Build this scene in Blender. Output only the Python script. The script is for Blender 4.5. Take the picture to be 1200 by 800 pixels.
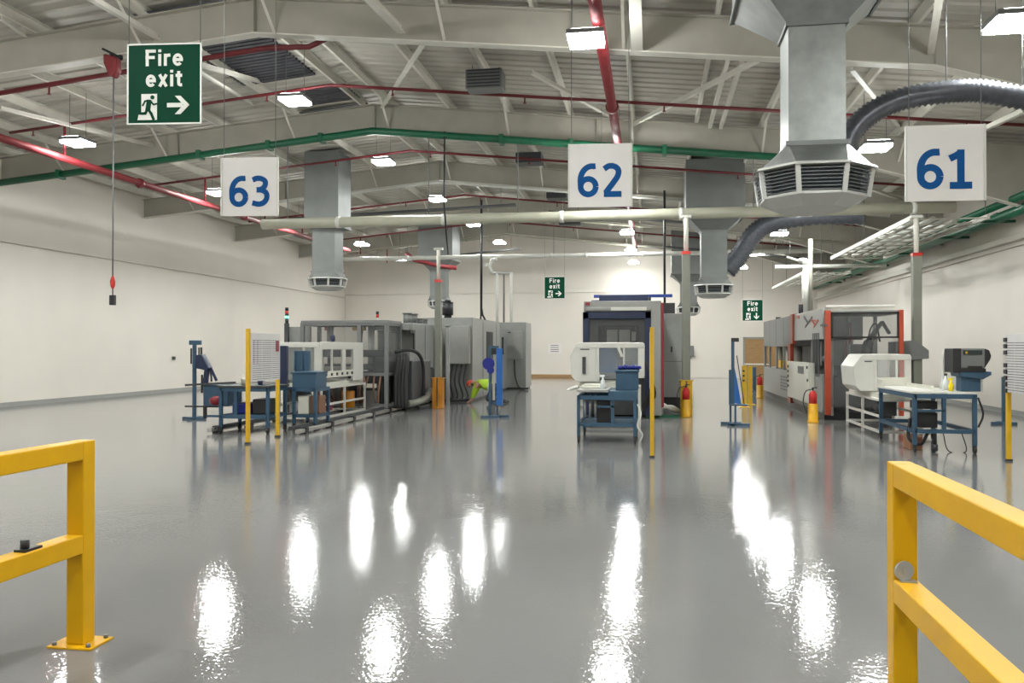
import bpy, math, random
from mathutils import Vector, Matrix
from math import sin, cos, pi, radians, atan, sqrt

random.seed(7)
SC = bpy.context.scene
for o in list(bpy.data.objects):
    bpy.data.objects.remove(o)
COL = SC.collection

# ------------------------------------------------------------------ camera
FPX, HZ, EYE = 1000.0, 408.0, 1.6
YAW = atan(164 / FPX)
cyaw, syaw = cos(YAW), sin(YAW)
cam = bpy.data.cameras.new('camera')
cam.sensor_width = 36.0
cam.lens = 36.0 * FPX / 1200.0
cam.clip_start, cam.clip_end = 0.05, 200
camo = bpy.data.objects.new('camera', cam)
COL.objects.link(camo)
camo.location = (0, 0, EYE)
camo.rotation_euler = (pi / 2 + atan((HZ - 400) / FPX), 0, YAW)
SC.camera = camo

# ------------------------------------------------------------------ world, exposure
w = bpy.data.worlds.new('world')
SC.world = w
w.use_nodes = True
w.node_tree.nodes['Background'].inputs[0].default_value = (0.8, 0.85, 0.9, 1)
w.node_tree.nodes['Background'].inputs[1].default_value = 0.3
vs = SC.view_settings
vs.view_transform = 'Standard'
vs.look = 'None'
vs.gamma = 1
vs.use_curve_mapping = False
vs.exposure = 1.72
LAMP_STRENGTH = 70.0

# ------------------------------------------------------------------ measuring helpers (real positions from sight lines)
def floor_at(px, py):
    z = FPX * EYE / (py - HZ); x = (px - 600) / FPX * z
    return x * cyaw - z * syaw, x * syaw + z * cyaw
def ypl(px, py, Y):                      # point on the plane at depth Y
    a = (px - 600) / FPX; z = Y / (cyaw + a * syaw)
    return Vector((z * (a * cyaw - syaw), Y, EYE + (HZ - py) / FPX * z))
def xpl(px, py, X):
    a = (px - 600) / FPX; z = X / (a * cyaw - syaw)
    return Vector((X, z * (cyaw + a * syaw), EYE + (HZ - py) / FPX * z))

# ------------------------------------------------------------------ materials
MATS = {}
def mat(name, col, rough=0.5, metal=0.0, var=0.06, scale=6.0, bump=0.0, bscale=60.0, alpha=1.0, emit=None, estr=0.0,
        coat=0.0, stretch=(1, 1, 1), rvar=0.0, spec=0.5):
    if name in MATS:
        return MATS[name]
    m = bpy.data.materials.new(name); m.use_nodes = True
    nt = m.node_tree; N = nt.nodes; L = nt.links
    b = N['Principled BSDF']
    b.inputs['Roughness'].default_value = rough
    b.inputs['Metallic'].default_value = metal
    b.inputs['Specular IOR Level'].default_value = spec
    b.inputs['Coat Weight'].default_value = coat
    tc = N.new('ShaderNodeTexCoord'); mp = N.new('ShaderNodeMapping'); mp.inputs['Scale'].default_value = stretch
    L.new(tc.outputs['Object'], mp.inputs[0])
    no = N.new('ShaderNodeTexNoise'); no.inputs['Scale'].default_value = scale; no.inputs['Detail'].default_value = 5
    L.new(mp.outputs[0], no.inputs['Vector'])
    cr = N.new('ShaderNodeValToRGB')
    cr.color_ramp.elements[0].position = 0.3; cr.color_ramp.elements[1].position = 0.7
    cr.color_ramp.elements[0].color = tuple(c * (1 - var) for c in col) + (1,)
    cr.color_ramp.elements[1].color = tuple(min(1, c * (1 + var)) for c in col) + (1,)
    L.new(no.outputs['Fac'], cr.inputs[0]); L.new(cr.outputs[0], b.inputs['Base Color'])
    if rvar:
        mr = N.new('ShaderNodeMapRange'); mr.inputs['To Min'].default_value = max(0.02, rough - rvar)
        mr.inputs['To Max'].default_value = rough + rvar
        L.new(no.outputs['Fac'], mr.inputs[0]); L.new(mr.outputs[0], b.inputs['Roughness'])
    if bump:
        n2 = N.new('ShaderNodeTexNoise'); n2.inputs['Scale'].default_value = bscale; n2.inputs['Detail'].default_value = 3
        L.new(mp.outputs[0], n2.inputs['Vector'])
        bp = N.new('ShaderNodeBump'); bp.inputs['Strength'].default_value = bump; bp.inputs['Distance'].default_value = 0.01
        L.new(n2.outputs['Fac'], bp.inputs['Height']); L.new(bp.outputs[0], b.inputs['Normal'])
    if alpha < 1:
        b.inputs['Alpha'].default_value = alpha
    if emit:
        b.inputs['Emission Color'].default_value = tuple(emit) + (1,)
        b.inputs['Emission Strength'].default_value = estr
    MATS[name] = m
    return m

wallm = mat('white_cladding', (0.69, 0.645, 0.575), 0.5, var=0.03, scale=0.6)
deckm = mat('roof_liner', (0.43, 0.408, 0.355), 0.6, var=0.06, scale=1.5)
steel = mat('cream_steel_darkened', (0.37, 0.352, 0.298), 0.55, var=0.07, scale=2.0)  # colour darkened so rafter webs look shaded beside their flanges
steel_l = mat('pale_steel_lightened', (0.62, 0.60, 0.53), 0.5, var=0.05, scale=3.0)  # colour lightened so rafter flanges look lit against their webs
darkdeck = mat('dark_corrugated', (0.06, 0.06, 0.07), 0.55, var=0.15)
galv = mat('galvanised_sheet', (0.30, 0.315, 0.30), 0.38, 0.75, var=0.16, scale=5.0, rvar=0.08)
galvd = mat('grey_duct_far', (0.165, 0.175, 0.167), 0.5, 0.2, var=0.08, scale=3.0)
headm = mat('diffuser_white', (0.5, 0.5, 0.47), 0.4, var=0.03)
louv = mat('louvre_grey', (0.16, 0.18, 0.19), 0.4, 0.2)
louvd = mat('louvre_dark', (0.035, 0.04, 0.045), 0.5)
redp = mat('sprinkler_red', (0.13, 0.008, 0.012), 0.5, var=0.12)
redb = mat('big_red_pipe', (0.19, 0.016, 0.02), 0.55, var=0.1)
greenp = mat('trunking_green', (0.006, 0.11, 0.05), 0.4, var=0.1)
signg = mat('sign_green', (0.0, 0.052, 0.024), 0.6, var=0.04, spec=0.15)
signw = mat('sign_white', (0.72, 0.69, 0.66), 0.5, var=0.015)
signwt = mat('sign_white_print', (0.85, 0.85, 0.80), 0.4, var=0.01)
signb = mat('sign_blue', (0.004, 0.075, 0.25), 0.6, var=0.04, spec=0.15)
yel = mat('guard_yellow', (0.62, 0.335, 0.0), 0.42, var=0.06, scale=4, bump=0.06, bscale=25, spec=0.28)
yelp = mat('post_yellow', (0.60, 0.36, 0.01), 0.4, var=0.08)
orgp = mat('guard_orange', (0.50, 0.19, 0.01), 0.4, var=0.08)
blk = mat('black_plastic', (0.012, 0.012, 0.014), 0.4)
dgr = mat('dark_grey_paint', (0.045, 0.048, 0.05), 0.45, var=0.15)
mgr = mat('mid_grey_paint', (0.15, 0.153, 0.15), 0.45, var=0.06)
lgr = mat('light_grey_paint', (0.29, 0.29, 0.27), 0.4, var=0.04)
cgr = mat('cabinet_grey', (0.24, 0.243, 0.228), 0.42, var=0.05)
whp = mat('white_enamel', (0.62, 0.61, 0.56), 0.35, var=0.03)
crm = mat('cream_panel', (0.62, 0.61, 0.53), 0.4, var=0.03)
blu = mat('bench_blue', (0.028, 0.074, 0.125), 0.5, var=0.12)
blul = mat('stand_blue', (0.015, 0.11, 0.36), 0.4, var=0.1)
bluv = mat('tool_blue', (0.006, 0.015, 0.2), 0.45, var=0.1)
navy = mat('navy_frame', (0.012, 0.02, 0.06), 0.4, var=0.1)
beamblue = mat('crane_blue', (0.01, 0.04, 0.22), 0.4, var=0.08)
mred = mat('machine_red', (0.22, 0.012, 0.02), 0.4, var=0.08)
morg = mat('machine_orange', (0.36, 0.05, 0.018), 0.4, var=0.08)
alum = mat('aluminium', (0.55, 0.55, 0.53), 0.3, 0.8, var=0.05)
chrome = mat('bright_steel', (0.7, 0.7, 0.68), 0.15, 1.0, var=0.03)
zinc = mat('zinc_disc', (0.45, 0.45, 0.43), 0.35, 0.7, var=0.06)
polem = mat('service_column', (0.18, 0.185, 0.15), 0.45, var=0.05)
pipel = mat('cream_pipe', (0.40, 0.395, 0.31), 0.4, var=0.04)
pvc = mat('pale_pipe', (0.62, 0.62, 0.57), 0.35, var=0.04)
tan = mat('tan_timber', (0.34, 0.20, 0.08), 0.5, var=0.12, scale=3, stretch=(1, 1, 8))
glass = mat('acrylic_panel', (0.62, 0.66, 0.66), 0.08, 0.0, alpha=0.16)
smoke = mat('smoked_panel', (0.16, 0.165, 0.165), 0.08, 0.0, alpha=0.28)
paper = mat('paper', (0.60, 0.585, 0.57), 0.6, var=0.02)
ink = mat('print_grey', (0.10, 0.09, 0.10), 0.6)
inkp = mat('print_pale_purple', (0.42, 0.33, 0.42), 0.6)
rubber = mat('rubber', (0.02, 0.02, 0.02), 0.7)
skin = mat('skin', (0.45, 0.24, 0.16), 0.5)
hiviz = mat('hi_vis', (0.36, 0.55, 0.02), 0.6, var=0.08)
hband = mat('reflective_band', (0.6, 0.62, 0.6), 0.3)
trous = mat('dark_trousers', (0.02, 0.025, 0.035), 0.8)
capm = mat('red_bump_cap', (0.65, 0.06, 0.03), 0.35)
hairm = mat('brown_hair', (0.05, 0.03, 0.02), 0.8)
extr = mat('extinguisher_red', (0.5, 0.02, 0.02), 0.25)
exty = mat('extinguisher_yellow', (0.62, 0.32, 0.0), 0.35)
grnl = mat('green_lens', (0.1, 0.5, 0.25), 0.3, emit=(0.1, 1.0, 0.4), estr=1.5)
redl = mat('red_lens', (0.5, 0.03, 0.02), 0.3)
wood = mat('pallet_wood', (0.30, 0.14, 0.07), 0.6, var=0.15)
bottlew = mat('bottle_white', (0.7, 0.74, 0.74), 0.25)
sprayy = mat('bottle_yellow', (0.85, 0.65, 0.0), 0.35)
flexm = mat('flexible_duct', (0.10, 0.105, 0.12), 0.35, 0.5, var=0.2, scale=12)
fill_glow = mat('ceiling_fill_emission', (0.9, 0.9, 0.9), 0.4, emit=(0.97, 1.0, 0.98), estr=LAMP_STRENGTH * 0.22)  # invented upward glow, brightens the roof
lampem = mat('lamp_diffuser', (0.9, 0.9, 0.9), 0.4, emit=(0.97, 1.0, 0.98), estr=LAMP_STRENGTH)
screen = mat('screen_dark', (0.02, 0.03, 0.03), 0.15)
brown = mat('brown_rust', (0.18, 0.09, 0.05), 0.7, var=0.2)

# floor: glossy grey resin, orange-peel relief and faint wear
def floor_material():
    m = bpy.data.materials.new('resin_floor'); m.use_nodes = True
    nt = m.node_tree; N = nt.nodes; L = nt.links; b = N['Principled BSDF']
    tc = N.new('ShaderNodeTexCoord')
    n1 = N.new('ShaderNodeTexNoise'); n1.inputs['Scale'].default_value = 0.35; n1.inputs['Detail'].default_value = 6
    L.new(tc.outputs['Object'], n1.inputs['Vector'])
    cr = N.new('ShaderNodeValToRGB')
    cr.color_ramp.elements[0].position = 0.3; cr.color_ramp.elements[0].color = (0.185, 0.183, 0.178, 1)
    cr.color_ramp.elements[1].position = 0.75; cr.color_ramp.elements[1].color = (0.215, 0.213, 0.207, 1)
    L.new(n1.outputs['Fac'], cr.inputs[0]); L.new(cr.outputs[0], b.inputs['Base Color'])
    b.inputs['IOR'].default_value = 1.45
    mr = N.new('ShaderNodeMapRange'); mr.inputs['From Min'].default_value = 0.3; mr.inputs['From Max'].default_value = 0.7
    mr.inputs['To Min'].default_value = 0.032; mr.inputs['To Max'].default_value = 0.06
    L.new(n1.outputs['Fac'], mr.inputs[0]); L.new(mr.outputs[0], b.inputs['Roughness'])
    n2 = N.new('ShaderNodeTexNoise'); n2.inputs['Scale'].default_value = 38; n2.inputs['Detail'].default_value = 2
    n3 = N.new('ShaderNodeTexNoise'); n3.inputs['Scale'].default_value = 3.0; n3.inputs['Detail'].default_value = 2
    L.new(tc.outputs['Object'], n2.inputs['Vector']); L.new(tc.outputs['Object'], n3.inputs['Vector'])
    b1 = N.new('ShaderNodeBump'); b1.inputs['Strength'].default_value = 0.13; b1.inputs['Distance'].default_value = 0.008
    b2 = N.new('ShaderNodeBump'); b2.inputs['Strength'].default_value = 0.045; b2.inputs['Distance'].default_value = 0.02
    L.new(n2.outputs['Fac'], b1.inputs['Height']); L.new(n3.outputs['Fac'], b2.inputs['Height'])
    L.new(b1.outputs[0], b2.inputs['Normal']); L.new(b2.outputs[0], b.inputs['Normal'])
    return m
floorm = floor_material()

# ------------------------------------------------------------------ mesh building
WL = {}                                   # world place of each thing's origin
def tag(o, label=None, cat=None, group=None, kind=None):
    if label: o['label'] = label
    if cat: o['category'] = cat
    if group: o['group'] = group
    if kind: o['kind'] = kind
    return o
def thing(name, label, cat, loc=(0, 0, 0), group=None):
    o = bpy.data.objects.new(name, None); COL.objects.link(o)
    o.location = loc; o.empty_display_size = 0.2
    WL[o.name] = Vector(loc)
    return tag(o, label, cat, group)

def cluster(s, tol=0.004):
    """groups of touching faces: union of connected islands whose boxes meet"""
    n = len(s.v); par = list(range(n))
    def find(i):
        while par[i] != i: par[i] = par[par[i]]; i = par[i]
        return i
    for f in s.f:
        r = find(f[0])
        for i in f[1:]: par[find(i)] = r
    isl = {}
    for i in range(n): isl.setdefault(find(i), []).append(i)
    keys = list(isl)
    if len(keys) == 1 or len(keys) > 400: return None
    bb = []
    for k in keys:
        P = [s.v[i] for i in isl[k]]
        bb.append([min(p[a] for p in P) - tol for a in range(3)] + [max(p[a] for p in P) + tol for a in range(3)])
    up = list(range(len(keys)))
    def fk(i):
        while up[i] != i: i = up[i]
        return i
    for i in range(len(keys)):
        for j in range(i):
            A, B = bb[i], bb[j]
            if all(A[q] <= B[q + 3] and B[q] <= A[q + 3] for q in range(3)): up[fk(i)] = fk(j)
    if len({fk(i) for i in range(len(keys))}) == 1: return None
    own = {}
    for q, k in enumerate(keys):
        for i in isl[k]: own[i] = fk(q)
    out = []
    for g in sorted(set(own.values())):
        idx = [i for i in range(n) if own[i] == g]; mp = {o_: n_ for n_, o_ in enumerate(idx)}
        m = MB(); m.v = [s.v[i] for i in idx]
        for f, sm in zip(s.f, s.sm):
            if f[0] in mp: m.f.append([mp[i] for i in f]); m.sm.append(sm)
        out.append(m)
    return out

class MB:
    def __init__(s): s.v = []; s.f = []; s.sm = []; s.cuts = None
    def pieces(s):
        return cluster(s)
    def add(s, vs, fs, smooth=False):
        n = len(s.v); s.v += [Vector(v) for v in vs]
        for f in fs: s.f.append([n + i for i in f]); s.sm.append(smooth)
        return s
    def box(s, x0, x1, y0, y1, z0, z1):
        x0, x1 = sorted((x0, x1)); y0, y1 = sorted((y0, y1)); z0, z1 = sorted((z0, z1))
        vs = [(x, y, z) for z in (z0, z1) for y in (y0, y1) for x in (x0, x1)]
        return s.add(vs, [(0, 2, 3, 1), (4, 5, 7, 6), (0, 1, 5, 4), (2, 6, 7, 3), (0, 4, 6, 2), (1, 3, 7, 5)])
    def bar(s, a, b, w, h=None, up=(0, 0, 1)):
        h = h or w; a = Vector(a); b = Vector(b); d = (b - a).normalized(); u = Vector(up)
        if abs(d.dot(u)) > 0.98: u = Vector((0, 1, 0))
        r = d.cross(u).normalized(); u = r.cross(d).normalized()
        vs = [p + r * (i * w / 2) + u * (j * h / 2) for p in (a, b) for i, j in ((-1, -1), (1, -1), (1, 1), (-1, 1))]
        return s.add(vs, [(3, 2, 1, 0), (4, 5, 6, 7), (0, 1, 5, 4), (1, 2, 6, 5), (2, 3, 7, 6), (3, 0, 4, 7)])
    def cyl(s, a, b, r0, r1=None, n=12, caps=True):
        r1 = r0 if r1 is None else r1
        a = Vector(a); b = Vector(b); d = (b - a).normalized()
        u = Vector((0, 0, 1)) if abs(d.z) < 0.95 else Vector((1, 0, 0))
        p = d.cross(u).normalized(); q = d.cross(p).normalized()
        k = len(s.v)
        s.v += [c + (p * cos(2 * pi * i / n) + q * sin(2 * pi * i / n)) * r for c, r in ((a, r0), (b, r1)) for i in range(n)]
        for i in range(n):
            j = (i + 1) % n
            s.f.append([k + i, k + n + i, k + n + j, k + j]); s.sm.append(True)
        if caps:
            s.f.append([k + i for i in range(n)]); s.sm.append(False)
            s.f.append([k + n + i for i in reversed(range(n))]); s.sm.append(False)
        return s
    def tube(s, pts, r, n=8, rfun=None):
        pts = [Vector(p) for p in pts]; k = len(s.v); m = len(pts); prev = None
        for i, p in enumerate(pts):
            d = (pts[min(i + 1, m - 1)] - pts[max(i - 1, 0)]).normalized()
            if prev is None:
                u = Vector((0, 0, 1)) if abs(d.z) < 0.9 else Vector((1, 0, 0))
                a = d.cross(u).normalized()
            else:
                a = (prev - d * prev.dot(d)).normalized()
            prev = a; c = d.cross(a)
            rr = rfun(i) if rfun else r
            s.v += [p + (a * cos(2 * pi * j / n) + c * sin(2 * pi * j / n)) * rr for j in range(n)]
        for i in range(m - 1):
            for j in range(n):
                j2 = (j + 1) % n
                s.f.append([k + i * n + j, k + i * n + j2, k + (i + 1) * n + j2, k + (i + 1) * n + j]); s.sm.append(True)
        s.f.append([k + j for j in reversed(range(n))]); s.sm.append(False)
        s.f.append([k + (m - 1) * n + j for j in range(n)]); s.sm.append(False)
        return s
    def prism(s, poly, axis, a, b):         # poly in the other two axes (order x,y,z), extruded along axis
        n = len(poly)
        def P(p, t):
            return {'x': (t, p[0], p[1]), 'y': (p[0], t, p[1]), 'z': (p[0], p[1], t)}[axis]
        vs = [P(p, a) for p in poly] + [P(p, b) for p in poly]
        fs = [tuple(range(n)), tuple(range(2 * n - 1, n - 1, -1))] + [(i, i + n, (i + 1) % n + n, (i + 1) % n) for i in range(n)]
        return s.add(vs, fs)
    def lathe(s, prof, cx, cy, n=16):       # prof: (r, z)
        k = len(s.v)
        for r, z in prof:
            s.v += [Vector((cx + r * cos(2 * pi * j / n), cy + r * sin(2 * pi * j / n), z)) for j in range(n)]
        for i in range(len(prof) - 1):
            for j in range(n):
                j2 = (j + 1) % n
                s.f.append([k + i * n + j, k + i * n + j2, k + (i + 1) * n + j2, k + (i + 1) * n + j]); s.sm.append(True)
        s.f.append([k + j for j in reversed(range(n))]); s.sm.append(False)
        e = k + (len(prof) - 1) * n
        s.f.append([e + j for j in range(n)]); s.sm.append(False)
        return s
    def build(s, name, material, parent=None, bevel=0.0, label=None, kind=None, cat=None, group=None, fix=True, split=True):
        if parent is not None and split and kind is None and fix:
            ps = cluster(s)
            if ps:
                return [p.build(name, material, parent, bevel, label, kind, cat, group, fix, False) for p in ps][0]
        me = bpy.data.meshes.new(name)
        root = parent
        if parent is not None:
            off = WL[parent.name]
        else:
            xs = [v.x for v in s.v]; ys = [v.y for v in s.v]; zs = [v.z for v in s.v]
            off = Vector(((min(xs) + max(xs)) / 2, (min(ys) + max(ys)) / 2, min(zs)))
        me.from_pydata([tuple(v - off) for v in s.v], [], s.f)
        me.polygons.foreach_set('use_smooth', s.sm)
        if fix:
            import bmesh
            bm = bmesh.new(); bm.from_mesh(me); bmesh.ops.recalc_face_normals(bm, faces=bm.faces); bm.to_mesh(me); bm.free()
        me.materials.append(material)
        o = bpy.data.objects.new(name, me); COL.objects.link(o)
        if parent is not None:
            o.parent = parent
            WL[o.name] = off
        else:
            o.location = off
            WL[o.name] = off
        if bevel:
            bv = o.modifiers.new('bevel', 'BEVEL'); bv.width = bevel; bv.segments = 2; bv.limit_method = 'ANGLE'
        return tag(o, label, cat, group, kind)
def part(name, m, parent, fn, **k):
    b = MB(); fn(b); return b.build(name, m, parent, **k)
def copy_tree(o, parent=None):
    c = o.copy(); COL.objects.link(c)
    if parent is not None: c.parent = parent
    WL[c.name] = WL.get(o.name, Vector((0, 0, 0)))
    for ch in list(o.children): copy_tree(ch, c)
    return c

def text_mesh(body, size, offset=0.0, depth=0.004, spacing=1.0):
    cu = bpy.data.curves.new('lettering', 'FONT'); cu.body = body; cu.size = size; cu.offset = offset; cu.extrude = depth / 2
    cu.space_character = spacing; cu.align_x = 'CENTER'; cu.align_y = 'CENTER'; cu.resolution_u = 4
    o = bpy.data.objects.new('lettering', cu); COL.objects.link(o)
    dg = bpy.context.evaluated_depsgraph_get(); dg.update()
    me = bpy.data.meshes.new_from_object(o.evaluated_get(dg))
    bpy.data.objects.remove(o); bpy.data.curves.remove(cu)
    xs = [v.co.x for v in me.vertices]; ys = [v.co.y for v in me.vertices]
    cx, cy = (min(xs) + max(xs)) / 2, (min(ys) + max(ys)) / 2
    for v in me.vertices: v.co.x -= cx; v.co.y -= cy
    return me, max(xs) - min(xs), max(ys) - min(ys)
def lettering(body, wid, hei, name, m, parent, x, y, z, offset=0.0, depth=0.004, sub=None):
    """text standing in the XZ plane facing -Y, fitted to wid x hei, centred on local x,y,z of its thing"""
    me, w0, h0 = text_mesh(body, 1.0, offset)
    sx, sz = wid / w0, hei / h0
    for v in me.vertices:
        v.co = Vector((v.co.x * sx + x, y - (0.5 * depth if v.co.z > 0 else -0.5 * depth), v.co.y * sz + z))
    me.materials.clear(); me.materials.append(m)
    o = bpy.data.objects.new(name, me); COL.objects.link(o); o.parent = parent; WL[o.name] = WL[parent.name]
    return o

# ================================================================== STRUCTURE
XL, XR, YB, YF = -17.45, 8.6, 47.0, -8.0
XA, ZA = -6.85, 7.1                        # ridge line and underside of rafters at the ridge
def zlow(x): return ZA - (0.092 if x < XA else 0.105) * abs(x - XA)
def zdeck(x): return zlow(x) + 0.84
def zpur(x): return zlow(x) + 0.62

fl = MB().box(XL - .2, XR + .2, YF - .2, YB + .2, -0.2, 0).build('floor', floorm, kind='structure')

def wall(name, fn, kids):
    b = MB(); fn(b); o = b.build(name, wallm, kind='structure')
    for k in kids:
        kb = MB(); k(kb); kb.build('wall_panel', wallm, o, bevel=0.012)
    return o
TOP = 8.3
def lwtop(x): return zdeck(x) + 0.05
wl = wall('wall_left', lambda b: b.box(XL - .2, XL - .05, YF - .2, YB + .2, 0, lwtop(XL)),
     [lambda b: b.box(XL - .05, XL, YF, YB, 0.0, 4.48), lambda b: b.box(XL - .05, XL + .012, YF, YB, 4.50, lwtop(XL))])
wr = wall('wall_right', lambda b: b.box(XR + .05, XR + .2, YF - .2, YB + .2, 0, lwtop(XR)),
     [lambda b: b.box(XR, XR + .05, YF, YB, 0.0, 4.02), lambda b: b.box(XR - .012, XR + .05, YF, YB, 4.04, lwtop(XR))])
def gable(z0, z1=None):
    if z1 is None:
        return [(XL, z0), (XR, z0), (XR, lwtop(XR)), (XA, lwtop(XA)), (XL, lwtop(XL))]
    return [(XL, z0), (XR, z0), (XR, z1), (XL, z1)]
wb = wall('wall_back', lambda b: b.prism([(XL - .2, 0), (XR + .2, 0), (XR + .2, lwtop(XR)), (XA, lwtop(XA)), (XL - .2, lwtop(XL))], 'y', YB + .05, YB + .2),
     [lambda b: b.prism(gable(0, 4.66), 'y', YB, YB + .05), lambda b: b.prism(gable(4.68), 'y', YB - .012, YB + .05)])
wf = wall('wall_front', lambda b: b.prism([(XL - .2, 0), (XR + .2, 0), (XR + .2, lwtop(XR)), (XA, lwtop(XA)), (XL - .2, lwtop(XL))], 'y', YF - .2, YF), [])
MB().box(XL, XL + .03, YF, YB, 0, 0.12).build('baseboard_left', lgr, kind='structure')
MB().box(XR - .03, XR, YF, YB, 0, 0.12).build('baseboard_right', lgr, kind='structure')
MB().box(-7.5, -3.6, YB - .05, YB, 0.0, 0.16).build('baseboard_back', tan, kind='structure', bevel=.01)
MB().box(XR - .16, XR, YF, YB, 4.15, 4.30).build('trim_1', steel_l, kind='structure', bevel=.01)

# roof: backing skin, ribbed liner sheets, rafters, purlins, braces
ce = MB().prism([(XL - .2, lwtop(XL) + .06), (XA, lwtop(XA) + .06), (XR + .2, lwtop(XR) + .06), (XR + .2, lwtop(XR) + .16), (XA, lwtop(XA) + .16), (XL - .2, lwtop(XL) + .16)], 'y', YF - .2, YB + .2).build('ceiling', deckm, kind='structure')
def sheet_profile(w, ribs, d):
    p = []; st = w / ribs
    for i in range(ribs):
        a = i * st
        p += [(a, 0), (a + st * .62, 0), (a + st * .70, d), (a + st * .92, d)]
    return p + [(w, 0)]
def sheet(xa, xb, y0, w, ribs, d, lift=0.0):
    b = MB(); vs = []; pr = sheet_profile(w, ribs, d)
    for (yy, dz) in pr:
        for x in (xa, xb): vs.append((x, y0 + yy, zdeck(x) + dz + lift))
    fs = [(2 * i, 2 * i + 1, 2 * i + 3, 2 * i + 2) for i in range(len(pr) - 1)]
    return b.add(vs, fs)
for xa, xb in ((XL, XA), (XA, XR)):
    first = None
    for k in range(55):
        if first is None:
            first = sheet(xa, xb, YF, 1.0, 3, 0.035).build('roof_sheet', deckm, ce, fix=False)
        else:
            c = first.copy(); COL.objects.link(c); c.location.y += k
def dark_sheet(xa, xb, y0, y1):
    n = int((y1 - y0) / .16)
    b = sheet(xa, xb, y0, y1 - y0, n, 0.05, lift=-0.06); return b.build('dark_corrugated_sheet', darkdeck, ce, label='dark ribbed roof sheet', fix=False)
dark_sheet(-9.3, -7.55, 14.1, 18.4)
dark_sheet(-8.8, -7.2, 19.2, 20.4)
dark_sheet(-9.0, -7.2, 20.8, 22.4)

FRAMES = [-5.6, 0.9, 7.4, 14.0, 20.6, 27.2, 33.8, 40.4]
HX, HZ2 = 4.3, 4.62                         # haunch start and foot
for i, Y in enumerate(FRAMES):
    low = [(XL, zlow(XL)), (XA, zlow(XA)), (HX, zlow(HX)), (XR, HZ2)]
    up = [(XR, zpur(XR)), (XA, zpur(XA)), (XL, zpur(XL))]
    rb = MB().prism(low + up, 'y', Y - .006, Y + .006).build('rafter_beam', steel, ce)
    b = MB()
    for (p, q) in zip(low[:-1], low[1:]):
        b.bar((p[0], Y, p[1]), (q[0], Y, q[1]), .22, .022)
    b.build('bottom_flange', steel_l, rb)
    b = MB()
    for (p, q) in zip(up[:-1], up[1:]):
        b.bar((p[0], Y, p[1]), (q[0], Y, q[1]), .22, .022)
    for x in (XA, HX, -12.2, -1.3):
        b.box(x - .007, x + .007, Y - .1, Y + .1, zlow(x), zpur(x))
    b.build('top_flange', steel, rb)
PUR = [XA + dx for dx in (-10.2, -8.7, -7.2, -5.7, -4.2, -2.15, -.35, .35, 1.9, 3.4, 4.9, 6.4, 7.9, 9.4, 10.9, 12.4, 13.9)]
for x in PUR:
    z0, z1 = zpur(x) + .012, zdeck(x)
    MB().prism([(x - .03, z0), (x + .03, z0), (x + .03, z0 + .015), (x - .018, z0 + .015), (x - .018, z1 - .012), (x + .05, z1 - .012), (x + .05, z1), (x - .03, z1)], 'y', YF, YB).build('purlin', steel_l, ce)
def brace(a, b, w=.07):
    bb = MB().bar(a, b, w, .012); d = Vector((0, 0, w / 2)); bb.bar(Vector(a) + d, Vector(b) + d, .012, w)
    return bb.build('roof_brace', steel_l, ce)
brace(ypl(495, 52, 14.1), ypl(447, 126, 20.5), .09)
brace(ypl(888, 72, 14.1), ypl(742, 147, 20.5), .09)
brace(ypl(624, 86, 15.6), ypl(716, 137, 20.5), .08)
brace(ypl(228, 76, 14.1), ypl(332, 104, 20.5), .09)
brace(ypl(232, 84, 14.1), ypl(300, 125, 20.5), .06)
brace(ypl(0, 128, 15.5), ypl(180, 172, 20.5), .08)
brace(ypl(100, -4, 11.6), ypl(184, 45, 13.9), .10)
brace(ypl(425, -8, 12.0), ypl(470, 38, 13.9), .14)
brace(ypl(1105, -20, 11.0), ypl(1092, 62, 13.9), .10)
brace(ypl(0, 22, 12.5), ypl(28, 42, 13.9), .08)
brace(ypl(1000, 82, 14.1), ypl(1056, 150, 20.5), .08)
brace(ypl(1112, 172, 20.5), ypl(1200, 132, 14.6), .09)
brace(ypl(1058, 235, 27.1), ypl(1000, 215, 20.7), .08)
brace(ypl(955, 312, 33.7), ypl(905, 296, 38), .08)
MB().box(-.32, -.14, 7.5, 13.9, zlow(-.2) + .0, zlow(-.2) + .16).build('roof_brace', steel_l, ce)
for x in (1.35, 1.6):
    MB().box(x - .04, x + .04, 8.0, 20.5, zpur(x) - .1, zpur(x)).build('roof_brace', steel_l, ce)
# flange stays at each rafter
for Y in FRAMES[2:]:
    b = MB()
    for x in PUR[1:-1:2]:
        b.bar((x, Y + .02, zlow(x) + .05), (x, Y + .75, zpur(x) + .02), .05, .01)
        b.bar((x, Y - .02, zlow(x) + .05), (x, Y - .75, zpur(x) + .02), .05, .01)
    b.build('flange_stay', steel_l, ce)
# far door
d = MB().box(4.9, 7.2, YB - .06, YB, 0.0, 2.1).build('door_1', tan, kind='structure', bevel=.01)
b = MB(); b.box(4.8, 4.9, YB - .09, YB, 0, 2.2); b.box(7.2, 7.3, YB - .09, YB, 0, 2.2); b.box(4.8, 7.3, YB - .09, YB, 2.1, 2.2)
b.build('door_frame', lgr, d); MB().box(6.6, 6.75, YB - .1, YB - .06, .9, 1.05).build('door_handle', blk, d)
MB().box(5.95, 6.0, YB - .075, YB - .06, 0.02, 2.08).build('door_seam', dgr, d)

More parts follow.
